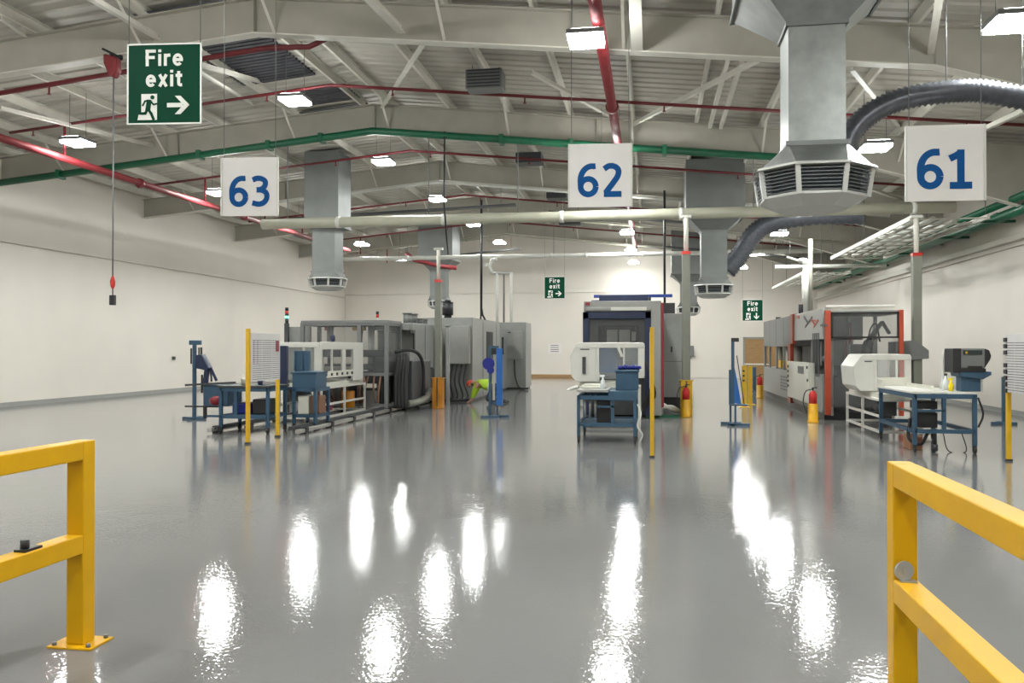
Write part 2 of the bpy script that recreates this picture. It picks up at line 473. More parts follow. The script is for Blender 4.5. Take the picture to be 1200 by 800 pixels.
# ================================================================== LAMPS
def make_lamp(x, y, z):
    t = thing('ceiling_lamp', None, None, (x, y, z))
    part('housing', mgr, t, lambda b: (b.box(x - .27, x + .27, y - .27, y + .27, z, z + .07), b.box(x - .12, x + .12, y - .16, y + .16, z + .07, z + .11)), bevel=.01)
    part('ceiling_fill_glow', fill_glow, t, lambda b: b.box(x - .2, x + .2, y - .25, y - .18, z + .07, z + .075))  # glowing strips added on the housing to lift the dark ceiling
    part('ceiling_fill_glow', fill_glow, t, lambda b: b.box(x - .2, x + .2, y + .18, y + .25, z + .07, z + .075))
    part('diffuser', lampem, t, lambda b: b.box(x - .25, x + .25, y - .25, y + .25, z - .055, z - .001))
    return t
proto = None
ROWS = [('left row', -12.5, 6.15, [-1.5, 4.7, 10.8, 17.0, 23.2, 29.4, 35.7, 41.9]),
        ('ridge row', -7.3, 6.75, [-1.6, 4.5, 10.7, 16.7, 22.6, 28.6, 34.7, 40.8]),
        ('centre row', -0.94, 6.10, [-.2, 6.1, 12.4, 19.7, 26.6, 33.3, 39.3, 45.0]),
        ('right row', 4.27, 5.5, [-1.4, 4.8, 11.0, 17.4, 23.7, 30.0, 36.3, 42.3])]
ORD = ['nearest', 'second', 'third', 'fourth', 'fifth', 'sixth', 'seventh']
VIS0 = {'left row': 17, 'ridge row': 16, 'centre row': 12, 'right row': 11}
ROWTXT = {'left row': 'left row', 'ridge row': 'ridge row under the apex',
          'centre row': 'centre row by the red pipe', 'right row': 'right row'}
for rn, x, z, ys in ROWS:
    n = 0
    for y in ys:
        if proto is None:
            proto = make_lamp(x, y, z); c = proto
        else:
            c = copy_tree(proto); c.location = (x, y, z); WL[c.name] = Vector((x, y, z))
        if y >= VIS0[rn]:
            c['label'] = 'square glowing ceiling lamp, %s in view of the %s' % (ORD[n], ROWTXT[rn]); n += 1
        else:
            c['label'] = 'square ceiling lamp of the %s, out of view behind the camera' % rn if y < 0 else 'square ceiling lamp of the %s, above the frame, %s' % (rn, 'nearest camera' if y < 7 else 'second from camera')
        c['category'] = 'lamp'; c['group'] = 'square ceiling lamps in four rows'
        top = zpur(x) + .02
        hb = MB().cyl((x - .2, y, z + .06), (x - .2, y, top), .006, n=6).cyl((x + .2, y, z + .06), (x + .2, y, top), .006, n=6)
        hb.build('suspension_wire', mgr, c)

# ================================================================== DUCTS
def ring8(hx, hy, ch):
    return [(-hx + ch, -hy), (hx - ch, -hy), (hx, -hy + ch), (hx, hy - ch), (hx - ch, hy), (-hx + ch, hy), (-hx, hy - ch), (-hx, -hy + ch)]
def loft(b, rings):
    n = len(rings[0][0]); k = len(b.v)
    for pts, z, cx, cy in rings: b.v += [Vector((cx + p[0], cy + p[1], z)) for p in pts]
    for i in range(len(rings) - 1):
        for j in range(n):
            j2 = (j + 1) % n
            b.f.append([k + i * n + j, k + i * n + j2, k + (i + 1) * n + j2, k + (i + 1) * n + j]); b.sm.append(False)
    b.f.append([k + j for j in reversed(range(n))]); b.sm.append(False)
    e = k + (len(rings) - 1) * n; b.f.append([e + j for j in range(n)]); b.sm.append(False)
    return b
def sq(h, hy=None):
    hy = hy or h; return [(-h, -hy), (h, -hy), (h, hy), (-h, hy)]
def duct(x, y, zb, m, label, near=False, s=.33, flare=(5.1, 5.65), wide=.78, hh=.42, R=.52, ch=.16):
    t = thing('supply_air_duct', label, 'air duct', (x, y, zb), 'vertical supply air ducts with louvred heads')
    zt = zb + hh                                        # top of head
    part('duct_shaft', m, t, lambda b: b.box(x - s, x + s, y - s, y + s, zt + ch, flare[0]))
    part('flared_transition', m, t, lambda b: loft(b, [(sq(s + .01), flare[0], x, y), (sq(wide), flare[1], x, y)]))
    part('plenum_box', m, t, lambda b: b.box(x - wide, x + wide, y - wide, y + wide, flare[1], zdeck(x + (wide if x > XA else -wide)) - .05))
    def coll(b):
        for z in (flare[0], flare[1], zt + ch + .02):
            h = wide if z == flare[1] else s
            for q in (-1, 1):
                b.box(x - h - .03, x + h + .03, y + q * (h + .012) - .015, y + q * (h + .012) + .015, z - .025, z + .025)
                b.box(x + q * (h + .012) - .015, x + q * (h + .012) + .015, y - h - .03, y + h + .03, z - .025, z + .025)
    part('joint_flange', mgr if not near else galvd, t, coll)
    part('head_collar', m, t, lambda b: loft(b, [(ring8(R, R, R * .55), zt, x, y), (ring8(s + .02, s + .02, .02), zt + ch, x, y)]))
    hd = part('diffuser_head', headm, t, lambda b: (loft(b, [(ring8(R + .05, R + .05, R * .58), zt - .03, x, y), (ring8(R + .03, R + .03, R * .57), zt, x, y)]),
              loft(b, [(ring8(R * .62, R * .62, R * .36), zb - .07, x, y), (ring8(R * .93, R * .93, R * .54), zb + .03, x, y), (ring8(R * .93, R * .93, R * .54), zb + .06, x, y)])))
    # dark core, mullions at the eight corners and louvre slats on eight faces
    part('louvre_core', louvd, t, lambda b: loft(b, [(ring8(R * .78, R * .78, R * .45), zb + .05, x, y), (ring8(R * .84, R * .84, R * .48), zt - .03, x, y)]))
    lo, hi = ring8(R * .93, R * .93, R * .54), ring8(R, R, R * .57)
    def mull(b):
        for p, q in zip(lo, hi): b.bar((x + p[0], y + p[1], zb + .03), (x + q[0], y + q[1], zt - .02), .05, .05)
    part('mullion', headm, t, mull)
    ns = 7 if near else 3
    for j in range(8):
        if not near and j not in (0, 1, 7, 2, 6): continue
        b = MB()
        for k in range(ns):
            f = (k + .6) / ns; zz = zb + .05 + (zt - zb - .1) * f
            a = [Vector(((lo[i][0] * (1 - f) + hi[i][0] * f) * .97 + x, (lo[i][1] * (1 - f) + hi[i][1] * f) * .97 + y, zz)) for i in (j, (j + 1) % 8)]
            b.bar(a[0], a[1], .05, .008)
        b.build('louvre_slats', louv, t, kind=None)
    return t
dA = duct(1.78, 10.0, 3.22, galv, 'large galvanised vertical duct with octagonal louvred head, nearest the camera at upper right', near=True, s=.30, flare=(5.15, 5.62), wide=.80, hh=.36, R=.585, ch=.24)
duct(1.75, 25.2, 3.12, galvd, 'grey vertical duct with louvred head right of the middle column, second behind the big duct', flare=(4.95, 5.35), wide=.8, s=.36, hh=.3)
duct(1.6, 38.6, 3.12, galvd, 'small distant grey duct with louvred head just behind the middle service column', flare=(4.5, 4.85), wide=.75, s=.36, hh=.3, R=.5)
duct(-9.85, 25.0, 3.45, galvd, 'grey vertical duct with louvred head hanging right of sign 63, by the left wall', flare=(5.25, 5.3), wide=.54, s=.36, hh=.3)
duct(-9.75, 38.6, 3.5, galvd, 'distant grey duct with louvred head behind the orange based column', flare=(5.2, 5.65), wide=.8, s=.36, hh=.3, R=.5)

# flexible duct arching right from the big duct
pts = [tuple(ypl(px, py, 11.0)) for px, py in ((991, 190), (997, 158), (1022, 132), (1060, 115), (1110, 107), (1150, 106), (1200, 114), (1260, 120))]
def spline(pts, n=8):
    P = [Vector(p) for p in pts]; P = [2 * P[0] - P[1]] + P + [2 * P[-1] - P[-2]]; out = []
    for i in range(1, len(P) - 2):
        for k in range(n):
            t = k / n; a, b_, c, d_ = P[i - 1], P[i], P[i + 1], P[i + 2]
            out.append(.5 * ((2 * b_) + (-a + c) * t + (2 * a - 5 * b_ + 4 * c - d_) * t * t + (-a + 3 * b_ - 3 * c + d_) * t ** 3))
    return out + [P[-2]]
fx = thing('flexible_duct', 'dark ribbed flexible duct arching right behind the big galvanised duct', 'air duct', (2.2, 11, 3.95))
part('ribbed_hose', flexm, fx, lambda b: b.tube(spline(pts, 14), .15, 14, rfun=lambda i: .145 if i % 2 else .12))
b = MB()
for (p, q) in (((pts[4][0], 11.0, pts[4][2]), (pts[4][0], 11.0, 6.9)), ((pts[6][0], 11.0, pts[6][2]), (pts[6][0], 11.0, 6.5))): b.cyl(p, q, .008, n=6)
b.build('hanger_wire', mgr, fx)
pts2 = [(2.2, 26.2, 3.9), (2.6, 26.2, 4.4), (3.0, 26.1, 5.0), (3.5, 26.0, 5.3), (4.6, 25.8, 5.45), (6.0, 25.6, 5.4)]
fx2 = MB().tube(spline(pts2, 12), .25, 12, rfun=lambda i: .3 if i % 2 else .26).build('flexible_duct', flexm, label='second dark flexible duct, farther back below the big louvred head', cat='air duct')

# ================================================================== SPRINKLER PIPES
sp = thing('sprinkler_pipework', 'red sprinkler pipework, mains running away and branches following the roof slope', 'pipe', (-6.85, 14.3, 5.9))
BR = [14.35, 17.5, 23.7, 27.7, 30.9, 34.3, 37.5, 41.5]
part('main_pipe', redb, sp, lambda b: b.cyl((-13.2, 8.0, 5.92), (-13.2, 36.0, 5.92), .085, n=12))
part('main_pipe', redb, sp, lambda b: b.cyl((-.77, 4.0, 6.36), (-.77, 44.0, 6.36), .095, n=14))
def fl_(b):
    for Y in (10.5, 16.9, 22.8, 30.2): b.cyl((-.77, Y - .05, 6.36), (-.77, Y + .05, 6.36), .13, n=14)
    for Y in (12.2, 20.4, 26.2): b.cyl((-13.2, Y - .05, 5.92), (-13.2, Y + .05, 5.92), .12, n=12)
part('pipe_coupling', redb, sp, fl_)
for Y in BR:
    zz = lambda x: zlow(x) + (.0 if Y < 15 else .18)
    left = -15.4 if Y > 20 else -14.6
    r = .05 if Y < 15 else .035
    part('branch_pipe', redp, sp, lambda b: b.tube([(left, Y, zz(left) - .2), (XA, Y, zz(XA) - .12), (-6.0, Y, zz(-6.0) - .05), (-5.3, Y, zz(-5.3) + .3), (7.5, Y, zz(7.5) + .3)] if Y < 15 else [(left, Y, zz(left) - (.2 if Y < 15 else 0)), (XA, Y, zz(XA) - (.12 if Y < 15 else 0)), (7.5, Y, zz(7.5) - (.2 if Y < 15 else 0))], r, 8))
    part('riser', redp, sp, lambda b: (b.cyl((-13.2, Y, 5.92), (-13.2, Y, zz(-13.2)), .03, n=8), b.cyl((-.77, Y, 6.36), (-.77, Y, max(zz(-.77), 6.45)), .03, n=8)))
    b = MB()
    for k in range(8):
        x = left + .6 + k * 2.85
        z = zz(x) - (.2 if Y < 15 and x < -6 else -.3 if Y < 15 else 0); b.cyl((x, Y, z), (x, Y, z - .13), .018, n=6); b.cyl((x, Y, z - .13), (x, Y, z - .15), .035, n=6)
    b.build('sprinkler_heads', redp, sp)
part('valve_elbow', redb, sp, lambda b: b.tube([(-10.6, 36.0, 5.75), (-10.2, 36.0, 5.45), (-9.2, 36.2, 5.2), (-8.4, 36.3, 5.1)], .1, 10))

# ================================================================== GREEN TRUNKING
gt = thing('green_pipe', 'green pipe following the second rafter down and on along the right wall', 'pipe', (XA, 20.3, 6.9))
part('rafter_run', greenp, gt, lambda b: b.tube([(-17.3, 20.36, zlow(-17.3) - .1), (XA, 20.36, zlow(XA) - .09), (4.4, 20.36, zlow(4.4) - .08)], .09, 10))
part('wall_run', greenp, gt, lambda b: (b.cyl((8.2, 5, 4.72), (8.2, 46.5, 4.72), .12, n=10), b.cyl((7.95, 19.5, 4.92), (7.95, 46.5, 4.92), .09, n=10)))
def gbr(b):
    for x in (-15.5, -11.5, -9.6, -8.2, -3.6, -1.9, 0.3, 3.2): b.box(x - .05, x + .05, 20.25, 20.55, zlow(x) - .2, zlow(x) + .02)
    for y in (16, 19, 22, 25, 29, 33, 37, 41): b.box(7.8, 8.55, y - .04, y + .04, 4.6, 4.66); b.box(8.1, 8.3, y - .1, y + .1, 4.62, 4.83)
part('pipe_bracket', greenp, gt, gbr)

# ================================================================== OVERHEAD PIPES, CABLE LADDERS
op = thing('overhead_pipe', 'long cream horizontal pipe crossing the hall at the service columns', 'pipe', (-4, 21.0, 4.85))
part('pipe_run', pipel, op, lambda b: b.cyl((-10.1, 21.05, 4.86), (6.9, 21.05, 4.86), .135, n=16))
part('pipe_joint', pvc, op, lambda b: [b.cyl((x - .05, 21.05, 4.86), (x + .05, 21.05, 4.86), .15, n=16) for x in (-8, -5.2, -2.2, .7, 3.7, 6)])
part('hanger_rod', mgr, op, lambda b: [b.cyl((x, 21.05, 4.9), (x, 21.05, zpur(x)), .012, n=6) for x in (-9.4, -5.6, -3.3, -.6, 2.4, 4.6, 6.2)])
op = thing('overhead_pipe', 'slim bright horizontal pipe crossing below the roof near the back wall', 'pipe', (-4, 34.0, 5.3))
part('pipe_run', pvc, op, lambda b: b.cyl((-13.0, 34.2, 5.34), (6.5, 34.2, 5.34), .085, n=12))
part('pipe_joint', pvc, op, lambda b: [b.cyl((x - .05, 34.2, 5.34), (x + .05, 34.2, 5.34), .11, n=12) for x in (-10, -7, -4, -2.6, -.3, 3)])
part('hanger_rod', mgr, op, lambda b: [b.cyl((x, 34.2, 5.34), (x, 34.2, zpur(x)), .012, n=6) for x in (-10, -6.9, -3.9, -1, 2, 5)])
def ladder(x0, x1, y0, y1, z, label):
    t = thing('cable_ladder', label, 'cable tray', ((x0 + x1) / 2, y0, z), 'cable ladders along the right wall')
    for x in (x0, x1): part('side_rail', steel_l, t, lambda b: b.box(x - .03, x + .03, y0, y1, z, z + .11))
    y = y0 + .1
    first = None
    while y < y1:
        if first is None: first = part('rung', steel_l, t, lambda b: b.box(x0, x1, y0 + .08, y0 + .13, z + .02, z + .05)); yb = y
        else:
            c = first.copy(); COL.objects.link(c); c.location.y += y - yb
        y += .9
    part('pale_conduit', pvc, t, lambda b: [b.cyl((x0 + .3 + k * .34, y0 + .2 + k * .3, z + .1), (x0 + .3 + k * .34, y1 - .3, z + .1), .045 + .02 * (k % 2), n=8) for k in range(5)])
    part('hanger_rod', mgr, t, lambda b: [b.cyl((x, yy, z), (x, yy, zdeck(x) - .03), .01, n=6) for x in (x0, x1) for yy in (y0 + .2, (y0 + y1) / 2, y1 - .2)])
    return t
ladder(6.05, 7.75, 21.4, 30.5, 4.62, 'pale cable ladder carrying conduits by the right wall, nearer one')
ladder(5.95, 7.7, 35.2, 44.2, 4.55, 'pale cable ladder high by the right wall, farther one near the back')
op = thing('cross_pipe', 'pale horizontal pipe between the two cable ladders by the right wall', 'pipe', (6.5, 31, 4.6))
part('pipe_run', pvc, op, lambda b: b.cyl((4.3, 31.2, 4.47), (8.0, 31.2, 4.47), .07, n=10))
part('hanger_rod', mgr, op, lambda b: [b.cyl((x, 31.2, 4.47), (x, 31.2, zpur(x)), .01, n=6) for x in (4.8, 5.85, 7.0)])

# dark unit heaters / junction boxes hanging in the roof
def roof_box(px0, px1, py0, py1, Y, dy, label, m=dgr):
    a = ypl(px0, py1, Y); c = ypl(px1, py0, Y)
    t = thing('air_unit', label, 'air unit', ((a.x + c.x) / 2, Y, a.z))
    part('casing', m, t, lambda b: b.box(a.x, c.x, Y, Y + dy, a.z, c.z), bevel=.02)
    part('grille', louvd, t, lambda b: [b.box(a.x + .04, c.x - .04, Y - .015, Y, a.z + (c.z - a.z) * (k + .3) / 6, a.z + (c.z - a.z) * (k + .7) / 6) for k in range(6)])
    part('hanger_rod', mgr, t, lambda b: [b.cyl((x, Y + dy / 2, c.z - .02), (x, Y + dy / 2, zpur(x)), .01, n=6) for x in (a.x + .1, c.x - .1)])
roof_box(545, 588, 78, 103, 16.8, .45, 'dark grey square air unit hanging behind the first rafter', mgr)
roof_box(604, 634, 177, 190, 24.5, .6, 'small dark air unit hanging just left of sign 62')
roof_box(640, 664, 224, 232, 28.0, .6, 'small dark box hanging below left of sign 62')
roof_box(655, 680, 256, 263, 33.0, .5, 'tiny dark box hanging under the pipe below sign 62')
# thin conduits following frames three and four
for Y, r, lab in ((26.9, .05, 'pale conduit following the third rafter slope'), (33.4, .05, 'pale conduit following the fourth rafter slope'), (40.0, .05, 'pale conduit following the farthest rafter slope')):
    MB().tube([(-14, Y, zlow(-14) - .1), (XA, Y, zlow(XA) - .1), (7, Y, zlow(7) - .1)], r, 8).build('roof_conduit', pvc if Y < 27 else pipel, label=lab, cat='conduit')
for Y, x0, x1, lab in ((28.2, -12.5, -4.5, 'dark cable tray under the left roof slope beside the left grey duct'), (42.4, -13, -6.5, 'dark cable tray low under the far left roof slope'), (36.5, .5, 6.5, 'dark cable tray under the far right roof slope'), (29.2, -3.5, 2, 'dark cable tray below sign 62')):
    t = thing('cable_tray', lab, 'cable tray', ((x0 + x1) / 2, Y, zlow(x0) - .3))
    part('tray', dgr, t, lambda b: b.bar((x0, Y, zlow(x0) - .45), (x1, Y, zlow(x1) - .45), .25, .07))
    part('hanger_rod', mgr, t, lambda b: [b.cyl((x, Y, zlow(x) - .44), (x, Y, zpur(x)), .01, n=6) for x in (x0 + .5, (x0 + x1) / 2, x1 - .5)])

# ================================================================== HANGING SIGNS
def ribbon(b, pts, w, y0, y1):
    """flat band of width w along a path in XZ, mitred and extruded in Y"""
    n = len(pts); L_ = []; R_ = []
    for i, p in enumerate(pts):
        a_ = pts[max(i - 1, 0)]; c_ = pts[min(i + 1, n - 1)]
        d = Vector((c_[0] - a_[0], c_[1] - a_[1])).normalized(); q = Vector((-d.y, d.x)) * w / 2
        L_.append((p[0] + q.x, p[1] + q.y)); R_.append((p[0] - q.x, p[1] - q.y))
    k = len(b.v)
    for l, r in zip(L_, R_): b.v += [Vector((l[0], y0, l[1])), Vector((r[0], y0, r[1])), Vector((r[0], y1, r[1])), Vector((l[0], y1, l[1]))]
    for i in range(n - 1):
        m = k + 4 * i
        for j in range(4): b.f.append([m + j, m + (j + 1) % 4, m + 4 + (j + 1) % 4, m + 4 + j]); b.sm.append(False)
    b.f.append([k, k + 3, k + 2, k + 1]); b.sm.append(False); e = k + 4 * (n - 1); b.f.append([e, e + 1, e + 2, e + 3]); b.sm.append(False)
def spl2(pts, n=6):
    return [(p.x, p.y) for p in spline([(p[0], p[1], 0) for p in pts], n)]
def ell(cx, cz, rx, rz, a0, a1, n=24):
    return [(cx + rx * cos(radians(a0 + (a1 - a0) * i / n)), cz + rz * sin(radians(a0 + (a1 - a0) * i / n))) for i in range(n + 1)]
GLYPH = {   # strokes on a 0..0.62 by 0..1 cell, centre lines of a heavy numeral
    '6': [[(.53, .93)] + ell(.42, .50, .34, .43, 82, 180, 14) + [(.08, .44)], ell(.31, .31, .225, .235, 0, 360, 28), [(.08, .50), (.083, .40), (.085, .32)]],
    '3': [spl2([(.05, .87), (.18, .925), (.34, .91), (.46, .82), (.45, .67), (.33, .565), (.18, .545)]), spl2([(.18, .545), (.36, .53), (.50, .43), (.51, .26), (.41, .12), (.24, .075), (.04, .12)])],
    '2': [spl2([(.06, .84), (.20, .925), (.37, .91), (.48, .80), (.46, .62), (.33, .42), (.10, .11)]), [(.05, .075), (.57, .075)]],
    '1': [[(.31, .08), (.31, .98)], [(.31, .90), (.20, .83), (.05, .755)], [(.05, .075), (.57, .075)]]}
LET = {   # strokes on a unit-height cell: (width, strokes)
    'F': (.56, [[(.09, 0), (.09, 1)], [(.0, .91), (.56, .91)], [(.0, .52), (.50, .52)]]),
    'i': (.18, [[(.09, 0), (.09, .72)], [(.09, .84), (.09, 1)]]),
    'r': (.36, [[(.09, 0), (.09, .73)], spl2([(.09, .50), (.17, .62), (.36, .65)])]),
    'e': (.56, [ell(.28, .36, .20, .285, 0, 318, 24), [(.09, .36), (.56, .36)]]),
    'x': (.54, [[(.08, 0), (.46, .73)], [(.46, 0), (.08, .73)]]),
    't': (.36, [[(.17, .92), (.17, .2)] + [(.19, .11), (.25, .08), (.36, .085)], [(.0, .66), (.36, .66)]])}
def word(txt, name, m, t, x0, z0, h, wid, y):
    """heavy sans lettering from flat strokes; x0,z0 left foot of the word"""
    tot = sum(LET[c_][0] for c_ in txt) + .13 * (len(txt) - 1); sx = wid / tot; cx = 0
    for c_ in txt:
        def g(b):
            for q, path in enumerate(LET[c_][1]):
                ribbon(b, [(x0 + (cx + p[0]) * sx, z0 + p[1] * h) for p in path], .185 * h, y - .004 - .0003 * q, y - .001)
        part(name, m, t, g, fix=False)
        cx += LET[c_][0] + .13
def number_sign(num, px, py, Y, S, rot=0.0):
    c = ypl(px, py, Y)
    t = thing('number_sign', {'63': 'white square hanging sign with blue digits sixty-three, the left one', '62': 'white square hanging sign with blue digits sixty-two, the middle one', '61': 'white square hanging sign with blue digits sixty-one, the right one'}[num], 'sign', (c.x, c.y, c.z), 'hanging number signs')
    x, y, z = c
    part('board', signw, t, lambda b: b.box(x - S / 2, x + S / 2, y, y + .012, z - S * .51, z + S * .51), bevel=.003)
    part('edge_strip', whp, t, lambda b: [b.box(x + q * S / 2 - .012, x + q * S / 2 + .012, y - .012, y + .016, z - S * .51, z + S * .51) for q in (-1, 1)])
    Hd = S * .53; wc = S * .36
    for k, ch in enumerate(num):
        xo = x + (-.36 + .39 * k) * S; zo = z - S * .345
        def dg(b):
            for q, path in enumerate(GLYPH[ch]):
                ribbon(b, [(xo + p[0] * Hd * 1.02, zo + p[1] * Hd) for p in path], Hd * .175, y - .006 - .0004 * q, y - .001)
        part('digit', signb, t, dg, fix=False)
    part('hanging_wire', mgr, t, lambda b: [b.cyl((x + q * S * .46, y + .006, z + S * .5), (x + q * S * .46, y + .006, zdeck(x) - .02), .005, n=6) for q in (-1, 1)])
    t.rotation_euler.z = rot
    return t
number_sign('63', 292, 218.5, 11.0, .79, .09)
number_sign('62', 703.5, 205, 11.0, .80, .08)
number_sign('61', 1108.5, 190.5, 10.5, .86, .04)

def fire_sign(px, py, Y, S, arrow, label, wire, rot=.0):
    c = ypl(px, py, Y); x, y, z = c; H = S * 1.06
    t = thing('fire_exit_sign', label, 'sign', (x, y, z), 'green fire exit signs')
    part('board', signg, t, lambda b: b.box(x - S / 2, x + S / 2, y, y + .01, z - H / 2, z + H / 2))
    def brd(b):
        w_ = S * .02
        b.box(x - S / 2, x + S / 2, y - .004, y + .002, z + H / 2 - w_, z + H / 2); b.box(x - S / 2, x + S / 2, y - .004, y + .002, z - H / 2, z - H / 2 + w_)
        b.box(x - S / 2, x - S / 2 + w_, y - .004, y + .002, z - H / 2, z + H / 2); b.box(x + S / 2 - w_, x + S / 2, y - .004, y + .002, z - H / 2, z + H / 2)
    part('white_border', signwt, t, brd)
    word('Fire', 'letter', signwt, t, x - .25 * S, z + .235 * S, .215 * S, .50 * S, y)
    word('exit', 'letter', signwt, t, x - .245 * S, z - .035 * S, .215 * S, .485 * S, y)
    # doorway with a running figure
    u = S
    dx, dz = -.20 * u, -.30 * u
    def door(b): b.prism([(x + dx - .105 * u, z + dz - .17 * u), (x + dx + .105 * u, z + dz - .17 * u), (x + dx + .105 * u, z + dz + .17 * u), (x + dx - .105 * u, z + dz + .17 * u)], 'y', y - .004, y - .001)
    part('doorway_symbol', signwt, t, door)
    def P(a, c_): return (x + dx + a * u, z + dz + c_ * u)
    def run(b):
        yy = y - .006
        def limb(pts, w_):
            for (p, q) in zip(pts[:-1], pts[1:]):
                p = Vector((*P(*p), 0)); q = Vector((*P(*q), 0)); d = (q - p).normalized(); n_ = Vector((-d.y, d.x, 0)) * w_ * u / 2
                e = d * w_ * u * .35
                b.prism([((p - e + n_).x, (p - e + n_).y), ((q + e + n_).x, (q + e + n_).y), ((q + e - n_).x, (q + e - n_).y), ((p - e - n_).x, (p - e - n_).y)], 'y', yy, yy + .003)
        cc = P(.045, .125); b.cyl((cc[0], yy, cc[1]), (cc[0], yy + .003, cc[1]), .028 * u, n=14)
        limb([(.0, .07), (-.015, -.03)], .065)
        limb([(.01, .085), (.06, .03), (.105, .04)], .022)
        limb([(-.01, .085), (-.055, .075), (-.085, .02)], .022)
        limb([(-.01, -.03), (.03, -.09), (.06, -.16)], .035)
        limb([(-.02, -.03), (-.05, -.085), (-.105, -.085)], .035)
    part('running_figure', signg, t, run)
    part('step_symbol', signwt, t, lambda b: b.prism([P(-.14, -.10), P(-.105, -.10), P(-.105, -.17), P(-.155, -.17)], 'y', y - .005, y - .002))
    def arr(b):
        if arrow == 'right': pts_ = [(.03, -.028), (.20, -.028), (.135, -.12), (.21, -.12), (.33, 0), (.21, .12), (.135, .12), (.20, .028), (.03, .028)]
        else: pts_ = [(.145, .15), (.145, -.03), (.06, .03), (.06, -.05), (.175, -.16), (.29, -.05), (.29, .03), (.205, -.03), (.205, .15)]
        P2 = lambda p: (x + p[0] * u + (.01 * u), z - .28 * u + p[1] * u)
        if arrow == 'right':
            b.prism([P2(p) for p in [(.03, -.028), (.24, -.028), (.24, .028), (.03, .028)]], 'y', y - .004, y - .001)
            b.prism([P2(p) for p in [(.135, .12), (.21, .12), (.33, 0), (.25, 0)]], 'y', y - .0045, y - .001)
            b.prism([P2(p) for p in [(.135, -.12), (.25, 0), (.33, 0), (.21, -.12)]], 'y', y - .0045, y - .001)
        else:
            b.prism([P2(p) for p in [(.145, .15), (.205, .15), (.205, -.08), (.145, -.08)]], 'y', y - .004, y - .001)
            b.prism([P2(p) for p in [(.055, .03), (.055, -.045), (.175, -.16), (.175, -.09)]], 'y', y - .0045, y - .001)
            b.prism([P2(p) for p in [(.295, .03), (.175, -.09), (.175, -.16), (.295, -.045)]], 'y', y - .0045, y - .001)
    part('arrow_symbol', signwt, t, arr)
    if wire: part('hanging_wire', mgr, t, lambda b: [b.cyl((x + q * S * .48, y + .005, z + H * .49), (x + q * S * .48, y + .005, zdeck(x) - .02), .004, n=6) for q in (-1, 1)])
    t.rotation_euler.z = rot
fire_sign(191.5, 97.5, 6.6, .645, 'right', 'large green hanging fire exit sign with right arrow, nearest at upper left', True, .10)
fire_sign(650, 337, 30, .74, 'right', 'small far green fire exit sign with right arrow between machines 63 and 62', True)
fire_sign(882, 363.5, 33, .76, 'down', 'small far green fire exit sign with down arrow above the tan door', True)

# pull-cord reel
h0 = ypl(130, 60, 13.7)
hx_, hy_ = h0.x, h0.y
t = thing('cable_reel', 'red spring balancer with long cord ending in a black pendant at left', 'hoist', (hx_, hy_, 2.35))
part('reel_case', redb, t, lambda b: b.prism([(hx_ - .12, 6.62), (hx_ - .13, 6.8), (hx_ + .13, 6.72), (hx_ + .15, 6.5), (hx_ + .06, 6.36), (hx_ - .02, 6.40)], 'y', hy_ - .09, hy_ + .09), bevel=.04)
part('mounting_bracket', blk, t, lambda b: (b.bar((hx_ - .18, hy_, 6.9), (hx_ + .14, hy_, 6.74), .05, .04), b.box(hx_ - .03, hx_ + .03, hy_ - .03, hy_ + .25, 6.78, 6.82), b.box(hx_ - .03, hx_ + .03, 13.9, 13.97, 6.78, 6.87)))
part('cord', mgr, t, lambda b: b.cyl((hx_ + .03, hy_, 6.4), (hx_ + .03, hy_, 2.5), .012, n=6))
part('red_grip', redl, t, lambda b: b.lathe([(.005, 2.63), (.04, 2.70), (.045, 2.78), (.02, 2.87), (.008, 2.88)], hx_ + .03, hy_, 10))
part('pendant', blk, t, lambda b: b.box(hx_ - .015, hx_ + .075, hy_ - .04, hy_ + .04, 2.36, 2.54), bevel=.01)
# dark electric drop cables
dc = ypl(564, 212, 30.0)
t = thing('drop_cable', 'thick black cable dropping from the roof to the grey cabinets', 'cable', (dc.x, 30, 2.4))
part('upper_run', blk, t, lambda b: b.cyl((dc.x, 30, 2.75), (dc.x, 30, zlow(dc.x) - .1), .045, n=8))
part('split_tail', blk, t, lambda b: (b.tube([(dc.x, 30, 3.1), (dc.x + .05, 30, 2.8), (dc.x + .18, 30, 2.54)], .035, 8), b.tube([(dc.x, 30, 3.0), (dc.x - .02, 30, 2.7), (dc.x - .02, 30, 2.54)], .03, 8)))
dc = ypl(521, 170, 20.3)
MB().tube([(dc.x, 20.3, zlow(dc.x)), (dc.x - .02, 20.3, 5.2), (dc.x - .1, 20.9, 4.4), (dc.x - .25, 21.7, 4.05)], .02, 6).build('drop_cable', blk, label='thin black cable dropping from green pipe to the orange based column', cat='cable')
# distant black cable over machine 62
dc = ypl(779, 262, 26)
MB().cyl((dc.x, 26, 2.7), (dc.x, 26, zlow(dc.x)), .035, n=8).build('drop_cable', blk, label='black cable dropping beside the middle service column', cat='cable')

